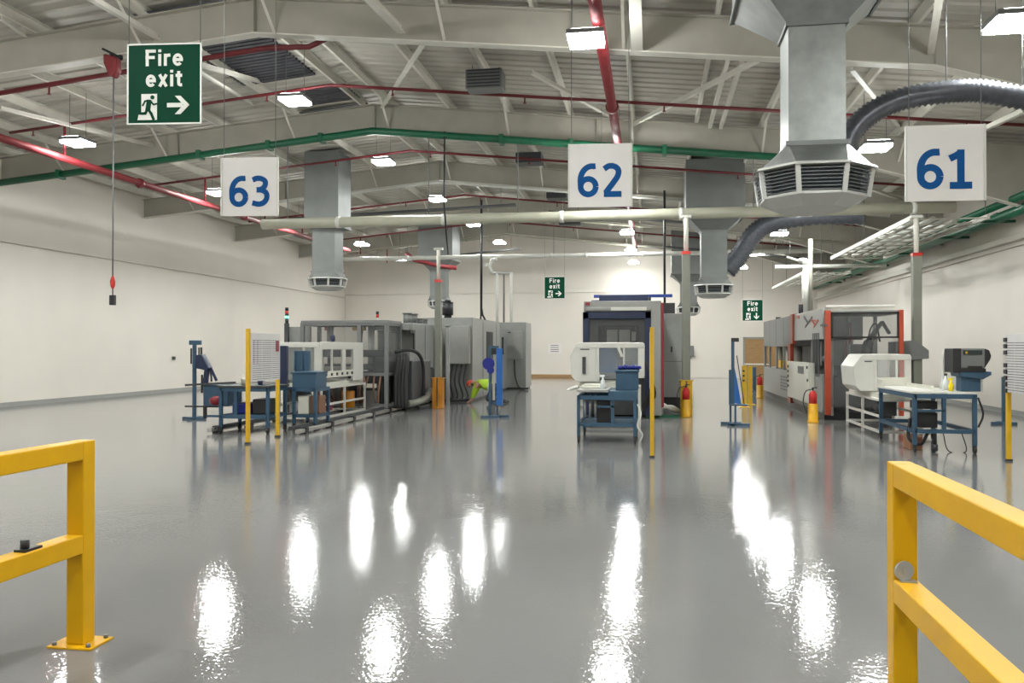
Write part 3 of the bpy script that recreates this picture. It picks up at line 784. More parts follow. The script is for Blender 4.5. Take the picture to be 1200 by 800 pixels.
# ================================================================== GUARD RAILS (near)
def guard_rail(X, Y, label, left=True):
    t = thing('guard_rail', label, 'guard rail', (X, Y, 0), 'yellow guard rails in the foreground')
    h = .05
    part('end_post', yel, t, lambda b: b.box(X - h, X + h, Y - h, Y + h, .012, 1.10), bevel=.006)
    part('near_post', yel, t, lambda b: b.box(X - h, X + h, Y - 3.1, Y - 3.0, .012, 1.0), bevel=.006)
    part('top_rail', yel, t, lambda b: b.box(X - h - .001, X + h + .001, Y - 3.2, Y - h, 1.0, 1.10), bevel=.006)
    part('mid_rail', yel, t, lambda b: b.box(X - h - .001, X + h + .001, Y - 3.0, Y - h, .50, .60), bevel=.006)
    for yy in (Y, Y - 3.05):
        bp = part('base_plate', yel, t, lambda b: b.box(X - .13, X + .13, yy - .10, yy + .10, 0, .012), bevel=.003)
        part('anchor_bolt', mgr, bp, lambda b: [b.cyl((X + q * .1, yy + r * .075, .012), (X + q * .1, yy + r * .075, .03), .012, n=6) for q in (-1, 1) for r in (-1, 1)])
    return t
gx, gy = -3.06, 4.2
t = guard_rail(gx, gy, 'yellow steel guard rail at the left edge with black knob on its middle rail')
part('black_knob', blk, t, lambda b: (b.cyl((gx, gy - .42, .60), (gx, gy - .42, .655), .022, n=12), b.box(gx - .028, gx + .035, gy - .46, gy - .34, .600, .612)), label='black clamp knob')
rx, ry = 1.08, 3.97
t = guard_rail(rx, ry, 'yellow steel guard rail at the right edge with grey disc by its post')
def disc(b):
    b.cyl((rx - .008, ry - .068, .642), (rx - .012, ry - .056, .642), .042, n=24)
    b.cyl((rx - .01, ry - .075, .642), (rx - .01, ry - .065, .642), .008, n=8)
part('grey_disc', zinc, t, disc, label='round grey zinc disc')
part('disc_clip', zinc, t, lambda b: b.box(rx - .03, rx + .035, ry - .10, ry - .055, .600, .606))

# ================================================================== SERVICE COLUMNS
def column(X, Y, ztop, r, gm, gh, label, guard='column guard'):
    t = thing('service_column', label, 'column', (X, Y, 0), 'tall service columns')
    part('column_shaft', polem, t, lambda b: b.box(X - r, X + r, Y - r, Y + r, 0, ztop - .9), bevel=.015)
    part('upper_tube', steel_l, t, lambda b: b.cyl((X, Y, ztop - .9), (X, Y, ztop), r * .6, n=10))
    part('red_collar', redl, t, lambda b: b.box(X - r - .01, X + r + .01, Y - r - .01, Y + r + .01, ztop - .93, ztop - .86))
    part('top_bracket', pvc, t, lambda b: b.box(X - .12, X + .12, Y - .06, Y + .06, ztop - .06, ztop))
    if gm:
        part('floor_guard', gm, t, lambda b: (b.box(X - .13, X - .02, Y - .16, Y - .1, 0, gh), b.box(X + .02, X + .13, Y - .16, Y - .1, 0, gh), b.box(X - .14, X + .14, Y - .15, Y + .15, 0, .02),
             b.box(X - .14, X - .10, Y - .13, Y + .13, 0, gh), b.box(X + .10, X + .14, Y - .13, Y + .13, 0, gh), b.box(X - .17, X + .17, Y - .17, Y + .15, gh - .02, gh)), bevel=.006)
    return t
column(-5.66, 22.3, 4.3, .085, orgp, .82, 'tall service column with orange floor guard by the left machine')
column(.80, 20.6, 4.75, .095, yelp, .85, 'tall service column with yellow floor guard right of machine 62')
column(5.93, 20.6, 4.62, .095, None, 0, 'tall grey service column behind the white hood of machine 61')

def extinguisher(X, Y, label, s=1.0):
    t = thing('fire_extinguisher', label, 'fire extinguisher', (X, Y, 0), 'fire extinguishers on yellow stands')
    part('yellow_stand', exty, t, lambda b: b.lathe([(.12, 0), (.12, .02), (.105, .03), (.10, .40 * s), (.095, .41 * s)], X, Y, 16))
    part('cylinder', extr, t, lambda b: b.lathe([(.085, .40 * s), (.085, .60 * s), (.06, .66 * s), (.025, .69 * s)], X, Y, 16))
    v = part('valve', blk, t, lambda b: (b.cyl((X, Y, .69 * s), (X, Y, .75 * s), .02, n=8), b.box(X - .02, X + .09, Y - .012, Y + .012, .74 * s, .76 * s)))
    part('hose', rubber, t, lambda b: b.tube(spline([(X - .02, Y, .72 * s), (X - .16, Y - .02, .66 * s), (X - .2, Y - .02, .42 * s), (X - .13, Y - .03, .2 * s)], 5), .012, 6))
    return t
extinguisher(3.42, 19.2, 'red and yellow fire extinguisher on the floor beside machine 61 control panel')
extinguisher(3.45, 28.6, 'red and yellow fire extinguisher at the far end of machine 61')
extinguisher(.78, 20.28, 'red and yellow fire extinguisher at the foot of the middle service column')

# ================================================================== INFORMATION BOARDS
def info_board(X, Y0, Y1, z0, z1, label, side, clips=False, red=False):
    """board standing parallel to the machine line; side = +1 shows its print to +X"""
    t = thing('information_board', label, 'notice board', (X, Y0, 0), 'information boards on yellow posts')
    for yy in (Y0, Y1):
        part('post', yelp, t, lambda b: b.box(X - .03, X + .03, yy - .03, yy + .03, .0, z1 + (.07 if yy == Y0 else 0)), bevel=.005)
    part('post_foot', blk, t, lambda b: [b.box(X - .04, X + .04, yy - .04, yy + .04, 0, .03) for yy in (Y0, Y1)])
    xs = X + side * .035
    part('board', paper, t, lambda b: b.box(X + side * .02, xs, Y0 + .04, Y1 + .02, z0, z1), bevel=.003)
    def lines(b):
        n = 19
        for k in range(n):
            z = z0 + .03 + (z1 - z0 - .12) * k / n
            for a, c in ((.04, .34), (.36, .68), (.70, .96)):
                b.box(xs, xs + side * .003, Y0 + .04 + (Y1 - Y0) * a, Y0 + .04 + (Y1 - Y0) * c, z, z + .009)
    part('printed_lines', ink, t, lines, kind='stuff')
    part('coloured_columns', inkp, t, lambda b: (b.box(xs, xs + side * .002, Y0 + .12, Y0 + .16, z0 + .3, z1 - .12), b.box(xs, xs + side * .002, Y0 + .26, Y0 + .29, z0 + .3, z1 - .12)))
    if red: part('picture_card', mred, t, lambda b: b.box(xs, xs + side * .006, Y1 - .16, Y1 - .04, z1 - .32, z1 - .12), label='dark red card')
    if clips: part('magnetic_clips', blk, t, lambda b: [b.box(xs, xs + side * .02, Y1 - .06, Y1 + .03, z1 - .11 - k * .09, z1 - .05 - k * .09) for k in (0, 1, 2, 4, 5, 6, 7, 8)])
    return t
info_board(-6.68, 13.4, 14.55, 1.04, 1.86, 'white printed information board on yellow posts, at left in front of blue bench', 1, red=True)
info_board(0.0, 12.7, 13.8, 1.0, 1.84, 'information board seen edge-on on its yellow post, before machine 62', -1)
t = info_board(5.0, 12.0, 13.12, .98, 1.80, 'white printed information board with black clips at the right edge', -1, clips=True)

# ================================================================== GENERIC PIECES
def rect(px0, px1, py0, py1, Y):          # x0,x1,z0,z1 for a region seen on the plane at depth Y
    a = ypl(px0, py1, Y); c = ypl(px1, py0, Y); return a.x, c.x, a.z, c.z
def leg_frame(t, x0, x1, y0, y1, zt, m, w=.06, cast=True, shelf=None, name='leg'):
    for x in (x0, x1):
        for y in (y0, y1):
            lg = part(name, m, t, lambda b: b.box(x - w / 2, x + w / 2, y - w / 2, y + w / 2, .12 if cast else 0, zt), bevel=.004)
            if cast: part('caster', rubber, lg, lambda b: (b.cyl((x - .018, y, .055), (x + .018, y, .055), .055, n=12), b.box(x - .025, x + .025, y - .02, y + .03, .06, .125)))
    part('top_frame', m, t, lambda b: (b.box(x0, x1, y0 - w / 2, y0 + w / 2, zt - .07, zt), b.box(x0, x1, y1 - w / 2, y1 + w / 2, zt - .07, zt), b.box(x0 - w / 2, x0 + w / 2, y0, y1, zt - .07, zt), b.box(x1 - w / 2, x1 + w / 2, y0, y1, zt - .07, zt)))
    if shelf:
        part('lower_frame', m, t, lambda b: (b.box(x0, x1, y0 - w / 2, y0 + w / 2, shelf - .06, shelf), b.box(x0, x1, y1 - w / 2, y1 + w / 2, shelf - .06, shelf), b.box(x0 - w / 2, x0 + w / 2, y0, y1, shelf - .06, shelf), b.box(x1 - w / 2, x1 + w / 2, y0, y1, shelf - .06, shelf)))

def tool_stand(X, Y, H, label, m=blu, foot=.55, double=False):
    t = thing('tool_stand', label, 'stand', (X, Y, 0))
    part('upright', m, t, lambda b: b.box(X - .035, X + .035, Y - .035, Y + .035, .03, H), bevel=.005)
    part('foot_bar', m, t, lambda b: (b.box(X - foot / 2, X + foot / 2, Y - .04, Y + .04, 0, .05), b.box(X - .04, X + .04, Y - .25, Y + .3, 0, .05)), bevel=.005)
    return t

def hood(name_label, x0, x1, y0, y1, z0, z1, chamfer_left=True, side_panel=True):
    """white conveyor hood: chamfered side panel, top, acrylic windows"""
    t = thing('conveyor_hood', name_label, 'machine hood', ((x0 + x1) / 2, y0, z0), 'white conveyor hoods before the machines')
    H = z1 - z0; W = x1 - x0; pw = W * .36
    # left cheek (front) with angled profile and thickness
    poly = [(x0 + .14, z1 - .02), (x0 + .0, z1 - H * .33), (x0 + .03, z0 + .10), (x0 + .12, z0), (x0 + pw, z0), (x0 + pw, z1 - .04)]
    part('side_cheek', whp, t, lambda b: (b.prism(poly, 'y', y0, y0 + .05), b.prism(poly, 'y', y1 - .05, y1)), bevel=.012)
    part('end_skin', whp, t, lambda b: [b.add([(p[0], y0 + .03, p[1]), (q[0], y0 + .03, q[1]), (q[0], y1 - .03, q[1]), (p[0], y1 - .03, p[1])], [(0, 1, 2, 3)]) for p, q in zip(poly[:3], poly[1:4])], fix=False)
    part('top_cover', whp, t, lambda b: b.prism([(x0 + .13, z1 - .03), (x0 + .17, z1), (x1 - .03, z1), (x1, z1 - .04), (x1, z1 - .11), (x0 + .13, z1 - .11)], 'y', y0 - .01, y1), bevel=.012)
    part('end_post', whp, t, lambda b: (b.box(x1 - .12, x1, y0, y0 + .05, z0 + .08, z1 - .1), b.box(x1 - .12, x1, y1 - .05, y1, z0 + .08, z1 - .1)), bevel=.006)
    part('window_bar', whp, t, lambda b: (b.box(x0 + pw + .0, x0 + pw + .05, y0, y0 + .04, z0, z1 - .1), b.box((x0 + pw + x1) / 2 + .05, (x0 + pw + x1) / 2 + .09, y0, y0 + .03, z0 + .1, z1 - .1)))
    part('acrylic_window', glass, t, lambda b: b.box(x0 + pw + .05, x1 - .12, y0 + .015, y0 + .02, z0 + .05, z1 - .1))
    part('warning_slot', dgr, t, lambda b: b.box(x0 + .2, x0 + .2 + pw * .35, y0 - .012, y0, z1 - .145, z1 - .125))
    return t
def hood_stand(label, x0, x1, y0, y1, zt):
    t = thing('hood_stand', label, 'stand', ((x0 + x1) / 2, y0, 0))
    w = .045
    for x in (x0, x1):
        for y in (y0, (y0 + y1) / 2, y1): part('leg', whp, t, lambda b: b.box(x - w / 2, x + w / 2, y - w / 2, y + w / 2, 0.0, zt))
        for z in (.10, zt - .02, .38): part('side_rail', whp, t, lambda b: b.box(x - w / 2, x + w / 2, y0, y1, z - w / 2, z + w / 2))
    part('cross_rail', whp, t, lambda b: [b.box(x0, x1, y - w / 2, y + w / 2, z - w / 2, z + w / 2) for y in (y0, y1) for z in (.1, zt - .02)])
    part('conveyor_bed', crm, t, lambda b: b.box(x0 + .03, x1 - .03, y0 + .02, y1 - .02, zt, zt + .09))
    part('drive_motor', dgr, t, lambda b: (b.cyl((x0 + .2, y0 + .5, zt - .18), (x0 + .2, y0 + .95, zt - .18), .11, n=12), b.box(x0 + .1, x0 + .35, y0 + .3, y0 + .5, zt - .32, zt - .05)))
    return t
def floor_skid(label, x0, x1, y0, y1):
    t = thing('floor_skid', label, 'rail', ((x0 + x1) / 2, y0, 0))
    for x in (x0, x1):
        part('skid_rail', alum, t, lambda b: b.box(x - .05, x + .05, y0, y1, .03, .10), bevel=.008)
        part('dark_rail', dgr, t, lambda b: b.box(x + (-.18 if x == x1 else .1), x + (-.1 if x == x1 else .18), y0, y1, .08, .15))
    y = y0 + .3
    while y < y1:
        part('skid_foot', blk, t, lambda b: (b.box(x0 - .07, x0 + .07, y - .06, y + .06, 0, .12), b.box(x1 - .07, x1 + .07, y - .06, y + .06, 0, .12)))
        y += 1.3
    return t
def bottle(X, Y, z, label, m, s=1.0, spray=False):
    t = thing('bottle', label, 'bottle', (X, Y, z))
    part('body', m, t, lambda b: b.lathe([(.04 * s, z), (.042 * s, z + .12 * s), (.015 * s, z + .17 * s), (.015 * s, z + .2 * s)], X, Y, 12))
    part('cap', blk if not spray else m, t, lambda b: (b.box(X - .05 * s, X + .03 * s, Y - .015 * s, Y + .015 * s, z + .2 * s, z + .235 * s) if spray else b.cyl((X, Y, z + .2 * s), (X, Y, z + .23 * s), .02 * s, n=10)))
    return t

# ================================================================== MACHINE LINE 63 (left)
# blue workbench at the front
t = thing('workbench', 'blue steel workbench on casters behind the left information board', 'workbench', (-7.55, 15.0, 0))
leg_frame(t, -8.02, -7.08, 15.0, 15.75, .86, blu, shelf=.34)
part('bench_top', dgr, t, lambda b: b.box(-8.1, -7.02, 14.95, 15.82, .86, .90), bevel=.004)
part('lower_shelf', blu, t, lambda b: b.box(-8.02, -7.08, 15.0, 15.75, .34, .355))
part('back_upright', blu, t, lambda b: (b.box(-7.75, -7.69, 14.98, 15.04, .34, .86), b.box(-8.3, -8.0, 14.98, 15.04, .30, .34)))
def item(name, label, cat, fn, m, **k):
    b = MB(); fn(b); return b.build(name, m, label=label, cat=cat, **k)
item('tool_case', 'blue tool case on the lower shelf of the left bench', 'case', lambda b: b.box(-7.88, -7.50, 15.15, 15.6, .357, .56), bluv, bevel=.03)
item('tool_case', 'black tool case on the lower shelf of the left bench', 'case', lambda b: b.box(-7.44, -7.14, 15.1, 15.6, .357, .64), blk, bevel=.02)
item('work_bag', 'red work bag hanging left of the left bench', 'bag', lambda b: b.lathe([(.05, .50), (.12, .54), (.13, .62), (.06, .68)], -8.28, 15.3, 12), mred)
item('oil_can', 'white can with black lid on the left bench top', 'can', lambda b: b.lathe([(.045, .902), (.045, .99), (.05, 1.0), (.05, 1.03), (.008, 1.04), (.008, 1.13)], -7.72, 15.3, 12), crm)
item('dark_cup', 'small dark tub on the left bench by the yellow post', 'tub', lambda b: b.lathe([(.045, .902), (.05, .96), (.04, 1.0), (.02, 1.01)], -7.38, 15.3, 12), navy)
# side arm table at left
t = thing('extension_arm', 'long dark extension arm resting left of the blue bench', 'table', (-9.2, 15.6, 0))
a0, a1 = ypl(218, 451, 15.6), ypl(272, 446, 15.6)
part('arm_bar', dgr, t, lambda b: b.bar(a0, (-8.05, 15.6, .93), .08, .04))
part('support_rod', blk, t, lambda b: (b.box(a0.x + .32, a0.x + .35, 15.6, 15.63, .72, 1.08), b.box(-9.1, -8.4, 15.58, 15.62, .44, .47)))
part('hanging_box', blu, t, lambda b: b.box(-8.72, -8.2, 15.6, 15.9, .46, .88), bevel=.01)
part('hanging_leg', blk, t, lambda b: b.box(-8.72, -8.66, 15.6, 15.65, .22, .46))
# blue tool stand at far left
xs_, ys_ = floor_at(228, 491)
t = tool_stand(xs_, ys_, 1.72, 'blue T-shaped tool stand standing alone at far left of the bench')
part('crossbar', blu, t, lambda b: b.box(xs_ - .11, xs_ + .15, ys_ - .05, ys_ + .05, 1.68, 1.78), bevel=.005)
part('hook', blk, t, lambda b: (b.box(xs_ - .09, xs_ - .07, ys_ - .02, ys_ + .02, 1.25, 1.6), b.box(xs_ + .10, xs_ + .115, ys_ - .02, ys_ + .02, 1.35, 1.62), b.box(xs_ + .15, xs_ + .18, ys_ - .02, ys_ + .02, 1.35, 1.62)))
a = [ypl(*p, ys_) for p in ((232, 416), (238, 415), (247, 431), (245, 434), (231, 431))]
part('gripper_body', navy, t, lambda b: b.prism([(p.x, p.z) for p in a], 'y', ys_ - .1, ys_ + .1), bevel=.01)
a = [ypl(*p, ys_ ) for p in ((241, 430), (248, 430), (256, 446), (253, 446), (248, 436), (249, 446), (246, 446), (243, 436))]
part('gripper_leg', navy, t, lambda b: (b.bar(ypl(243, 431, ys_), ypl(241, 449, ys_), .09, .09), b.bar(ypl(247, 431, ys_), ypl(254, 446, ys_), .04, .05), b.bar(ypl(247, 432, ys_), ypl(248, 447, ys_), .03, .04)))
# second blue bench with box on top
t = thing('machine_cart', 'blue steel cart with blue tank and upright panels behind the left board', 'cart', (-6.7, 15.9, 0))
leg_frame(t, -6.97, -6.53, 15.93, 16.6, .82, blu, shelf=.30)
part('blue_tank', blu, t, lambda b: (b.box(-7.0, -6.5, 15.9, 16.45, .82, 1.12), b.box(-7.02, -6.48, 15.88, 16.47, 1.10, 1.14)), bevel=.01)
u0, u1, u2, u3 = rect(347, 363, 411, 436, 16.55)
part('upright_panel', blu, t, lambda b: (b.box(u0, u1, 16.5, 16.6, .82, u3), b.box(u0 - .01, u0 + .02, 16.46, 16.5, 1.14, u3), b.box((u0 + u1) / 2, (u0 + u1) / 2 + .03, 16.46, 16.5, 1.14, u3)), bevel=.006)
u0, u1, u2, u3 = rect(329, 337, 405, 446, 16.55)
part('dark_column', navy, t, lambda b: (b.box(u0, u1, 16.5, 16.6, .75, u3), b.box(u0, -6.9, 16.5, 16.56, .75, .81)), bevel=.01)
item('parts_bin', 'white bin on the lower frame of the blue cart', 'bin', lambda b: b.box(-6.92, -6.70, 16.0, 16.4, .302, .66), crm, bevel=.01)
item('parts_bin', 'brown box on the lower frame of the blue cart', 'box', lambda b: b.box(-6.68, -6.50, 16.05, 16.4, .302, .66), brown, bevel=.01)
floor_skid('pair of pale metal floor rails under the left conveyor', -8.2, -6.45, 14.9, 24.2)
hood('white conveyor hood with open windows, left in front of machine 63', -8.35, -7.0, 17.3, 19.7, .88, 1.73)
hs = hood_stand('white tubular stand under the left conveyor hood', -7.95, -7.0, 17.4, 20.2, .76)
# +X side of the left hood: window frame and wide panel
t = thing('hood_side_frame', 'white side frame with wide end panel on the left conveyor hood', 'machine hood', (-6.98, 17.3, .8))
part('top_bar', whp, t, lambda b: b.box(-6.99, -6.93, 17.28, 19.9, 1.58, 1.74), bevel=.01)
part('end_panel', whp, t, lambda b: b.box(-6.99, -6.93, 19.2, 19.9, .84, 1.6), bevel=.01)
part('window_post', whp, t, lambda b: (b.box(-6.99, -6.95, 17.9, 17.95, .98, 1.6), b.box(-6.99, -6.95, 18.55, 18.75, .98, 1.6), b.box(-6.99, -6.95, 17.28, 17.34, .98, 1.6)))
part('roller_chain', crm, t, lambda b: b.box(-6.99, -6.93, 17.3, 19.2, .96, 1.10))
part('roller', blk, t, lambda b: [b.cyl((-6.93, 17.5 + k * .32, 1.03), (-6.91, 17.5 + k * .32, 1.03), .035, n=10) for k in range(6)])
item('tape_dispenser', 'small dark blue object standing on top of the left hood', 'tool', lambda b: b.lathe([(.03, 1.741), (.055, 1.78), (.055, 1.86), (.03, 1.9)], -6.97, 18.0, 10), navy)
item('orange_drum', 'orange drum seen inside the white stand at left', 'drum', lambda b: b.lathe([(.15, 0.155), (.16, .17), (.16, .55), (.15, .56)], -7.35, 20.0, 16), orgp)
item('red_pump', 'dark red pump on the floor inside the white stand', 'pump', lambda b: (b.cyl((-7.5, 18.6, .27), (-7.5, 19.1, .27), .1, n=12), b.box(-7.6, -7.4, 18.6, 19.1, .155, .22), b.cyl((-7.5, 19.1, .27), (-7.5, 19.3, .27), .05, n=10)), mred)

# transparent press enclosure
X0, X1, Y0, Y1 = -8.7, -6.5, 20.4, 21.5
t = thing('press_enclosure', 'grey framed press with smoked clear panels and hoses at left', 'machine', ((X0 + X1) / 2, Y0, 0))
def ef(b):
    for x in (X0, X1):
        for y in (Y0, Y1): b.box(x - .045, x + .045, y - .045, y + .045, .0, 2.24)
    for z in (.18, .95, 2.2):
        for y in (Y0, Y1): b.box(X0, X1, y - .035, y + .035, z - .035, z + .04)
        for x in (X0, X1): b.box(x - .035, x + .035, Y0, Y1, z - .035, z + .04)
    b.box(-7.25, -7.15, Y0 - .04, Y0 + .04, .2, 2.2)
part('frame', mgr, t, ef)
part('roof_panel', mgr, t, lambda b: b.box(X0 - .03, X1 + .05, Y0 - .05, Y1, 2.22, 2.30), bevel=.01)
part('smoked_panel', smoke, t, lambda b: (b.box(X0 + .05, -7.25, Y0 - .01, Y0, .98, 2.16), b.box(-7.15, X1 - .05, Y0 - .01, Y0, .98, 2.16), b.box(X1, X1 + .01, Y0 + .05, Y1 - .05, .98, 2.16)))
part('press_bed', dgr, t, lambda b: (b.box(X0 + .2, X1 - .2, Y0 + .3, Y1 - .1, .15, .95), b.box(X0 + .15, X1 - .12, Y0 + .35, Y1 - .3, 1.38, 1.56)))
part('platen', mgr, t, lambda b: b.box(X0 + .4, X1 - .5, Y0 + .45, Y1 - .3, 1.05, 1.2))
part('tie_bar', alum, t, lambda b: [b.cyl((x, y, .9), (x, y, 2.2), .05, n=10) for x in (X0 + .5, X1 - .6) for y in (Y0 + .5, Y1 - .4)])
part('yellow_robot_arm', yelp, t, lambda b: (b.bar((-7.35, Y0 + .4, 1.7), (-7.3, Y0 + .4, 2.15), .1), b.box(-7.5, -7.2, Y0 + .3, Y0 + .5, 2.05, 2.15)))
part('white_tool_plate', crm, t, lambda b: b.box(X0 + .35, -7.45, Y0 + .35, Y0 + .45, 1.0, 1.14))
def hoses(b):
    rr = random.Random(3)
    for k in range(12):
        x = -8.3 + k * .15; b.tube(spline([(x, Y0 + .02, .92 + rr.uniform(-.1, .1)), (x + rr.uniform(-.1, .1), Y0 - .08, .6), (x + rr.uniform(-.15, .15), Y0 - .05, .25)], 5), .02 + rr.random() * .012, 6)
part('hose_bundle', brown, t, hoses)
part('lower_guard', mgr, t, lambda b: (b.box(-7.95, -7.5, Y0 - .03, Y0, .3, .9), b.box(-7.2, -6.7, Y0 - .03, Y0, .15, .55)))
part('valve_block', crm, t, lambda b: (b.box(-8.5, -8.3, Y0 - .02, Y0 + .1, .7, .85), b.box(-7.1, -6.75, Y0 - .06, Y0 + .02, .62, .72)))
# slim cabinet left of it, with signal tower
t = thing('slim_cabinet', 'slim grey guard panel with signal tower left of the press', 'cabinet', (-9.05, 21.0, 0))
part('panel', cgr, t, lambda b: b.box(-9.4, -8.75, 21.0, 21.1, 0, 2.16), bevel=.008)
part('edge_post', dgr, t, lambda b: b.box(-9.42, -9.32, 20.9, 21.0, 0, 2.25))
tw = part('signal_pole', blk, t, lambda b: b.cyl((-9.37, 20.95, 2.25), (-9.37, 20.95, 2.38), .045, n=10))
part('green_light', grnl, t, lambda b: b.cyl((-9.37, 20.95, 2.38), (-9.37, 20.95, 2.44), .047, n=10))
part('dark_light', blk, t, lambda b: b.cyl((-9.37, 20.95, 2.44), (-9.37, 20.95, 2.50), .047, n=10))
part('red_light', redl, t, lambda b: b.cyl((-9.37, 20.95, 2.50), (-9.37, 20.95, 2.57), .047, n=10))
part('tower_cap', blk, t, lambda b: b.cyl((-9.37, 20.95, 2.57), (-9.37, 20.95, 2.66), .045, n=10))

# machine 63 body
BX = -6.2
t = thing('moulding_machine', 'long grey moulding machine body behind the press at left', 'machine', (-7.2, 23.2, 0))
part('base_frame', dgr, t, lambda b: (b.box(-7.6, -6.3, 21.6, 25.2, .08, 1.0), b.box(-7.6, -7.0, 25.2, 30.2, .08, 1.0)), bevel=.01)
part('upper_guard', cgr, t, lambda b: b.box(-7.3, -6.25, 22.1, 24.1, 1.05, 2.28), bevel=.015)
part('window_section', cgr, t, lambda b: (b.box(-7.3, -6.25, 21.6, 22.09, 2.08, 2.26), b.box(-7.3, -6.25, 21.6, 22.09, 1.0, 1.5)), bevel=.01)
part('tool_window_frame', blk, t, lambda b: (b.box(-6.27, -6.24, 21.6, 22.09, 2.0, 2.08), b.box(-6.27, -6.24, 21.98, 22.09, 1.5, 2.0)))
part('rear_guard', mgr, t, lambda b: (b.box(-7.3, -6.3, 24.1, 25.05, 1.0, 2.2), b.box(-6.32, -6.26, 24.2, 24.9, 1.1, 2.1)))
part('top_motor', mgr, t, lambda b: [(b.cyl((-6.5, y, 2.28), (-6.5, y, 2.28 + h), .11, n=12), b.cyl((-6.5, y, 2.28 + h), (-6.5, y, 2.31 + h), .13, n=12)) for y, h in ((22.2, .24), (22.8, .24), (23.4, .14), (23.9, .12))])
part('panel_seam', dgr, t, lambda b: b.box(-6.25, -6.243, 23.1, 23.12, 1.1, 2.25))
part('signal_pole', whp, t, lambda b: b.cyl((-7.2, 21.8, 2.26), (-7.2, 21.8, 2.42), .02, n=8))
part('red_light', redl, t, lambda b: b.cyl((-7.2, 21.8, 2.42), (-7.2, 21.8, 2.5), .04, n=8))
part('tower_cap', blk, t, lambda b: b.cyl((-7.2, 21.8, 2.5), (-7.2, 21.8, 2.58), .04, n=8))
# dark electrical cabinet with black hoses
t = thing('control_cabinet', 'dark grey cabinet with thick black hoses in front of the left machine', 'cabinet', (-6.05, 21.6, 0))
part('casing', dgr, t, lambda b: b.box(-6.22, -6.0, 20.95, 22.8, .22, 1.28), bevel=.03)
def bh(b):
    for k in range(4):
        b.tube(spline([(-6.36 + k * .07, 20.9, 1.42), (-6.30 + k * .08, 20.72, 1.3), (-6.32 + k * .08, 20.62, .8), (-6.32 + k * .09, 20.6, .1)], 6), .055, 8)
part('black_hose', rubber, t, bh)
part('upper_hose', rubber, t, lambda b: b.tube(spline([(-6.4, 20.75, 1.5), (-6.1, 20.9, 1.56), (-5.93, 21.3, 1.45), (-5.93, 21.75, 1.1), (-5.93, 21.8, .3)], 8), .045, 8))
part('pale_exhaust_pipe', polem, t, lambda b: b.tube(spline([(-6.1, 20.8, .2), (-5.95, 21.1, .22), (-5.9, 21.8, .28), (-5.93, 22.5, .45)], 6), .09, 10))
# tall grey cabinets
def cab(name, x0, x1, y0, y1, z1, label, m=cgr, z0=.06, extra=None):
    t = thing(name, label, 'cabinet', ((x0 + x1) / 2, y0, 0))
    part('casing', m, t, lambda b: b.box(x0, x1, y0, y1, z0, z1), bevel=.02)
    part('plinth', blk, t, lambda b: b.box(x0 + .05, x1 - .05, y0 + .05, y1 - .05, 0, z0))
    if extra: extra(t)
    return t
def ex1(t):
    part('front_box', lgr, t, lambda b: b.box(-6.12, -5.42, 25.1, 25.3, 1.13, 2.28), bevel=.015)
    part('black_motor', blk, t, lambda b: (b.cyl((-6.2, 25.6, 2.53), (-6.2, 25.6, 2.62), .12, n=12), b.cyl((-6.2, 25.6, 2.62), (-6.2, 25.6, 3.02), .17, n=14), b.cyl((-6.2, 25.6, 3.02), (-6.2, 25.6, 3.08), .1, n=12)))
    part('dark_slot', rubber, t, lambda b: b.box(-5.36, -5.345, 27.5, 28.6, 1.05, 2.15), label='tall black window slot')
    part('panel_seam', dgr, t, lambda b: [b.box(-5.36, -5.352, y, y + .02, .1, 2.45) for y in (26.9, 29.3)])
    part('top_step', cgr, t, lambda b: b.box(-6.9, -5.36, 25.3, 29.9, 2.5, 2.53))
    part('cable_loops', rubber, t, lambda b: [b.tube(spline([(-5.95 + k * .14, 25.2, 1.1), (-5.98 + k * .14, 25.0, .6), (-5.9 + k * .16, 24.9, .12), (-6.2 + k * .1, 24.7, .06)], 5), .03, 6) for k in range(4)])
cab('electrical_cabinet', -6.95, -5.36, 25.3, 30.0, 2.5, 'tall light grey cabinet with black window slot, behind the kneeling worker', extra=ex1)
def ex2(t):
    part('door_panel', lgr, t, lambda b: b.box(-5.62, -5.0, 32.95, 33.0, 1.2, 2.3), bevel=.01)
    part('door_handle', blk, t, lambda b: b.box(-5.55, -5.45, 32.9, 32.95, 2.2, 2.24))
    part('floor_cable', rubber, t, lambda b: b.tube(spline([(-5.3, 32.9, 1.15), (-5.25, 32.8, .5), (-5.05, 32.6, .08), (-4.7, 32.5, .05)], 6), .03, 6))
cab('electrical_cabinet', -5.95, -4.86, 33.0, 34.5, 2.62, 'light grey cabinet at the back end of the left machine line', extra=ex2)
cab('electrical_cabinet', -6.6, -5.5, 30.4, 32.4, 2.35, 'lower grey cabinet between the two tall left cabinets', m=mgr)
# guard post pole left of tall cabinet
item('frame_post', 'slim pale vertical post before the tall left cabinet', 'post', lambda b: (b.box(-5.85, -5.75, 23.9, 24.0, 0, 2.25), b.box(-6.2, -5.7, 23.9, 24.0, 2.2, 2.28)), lgr, bevel=.008)
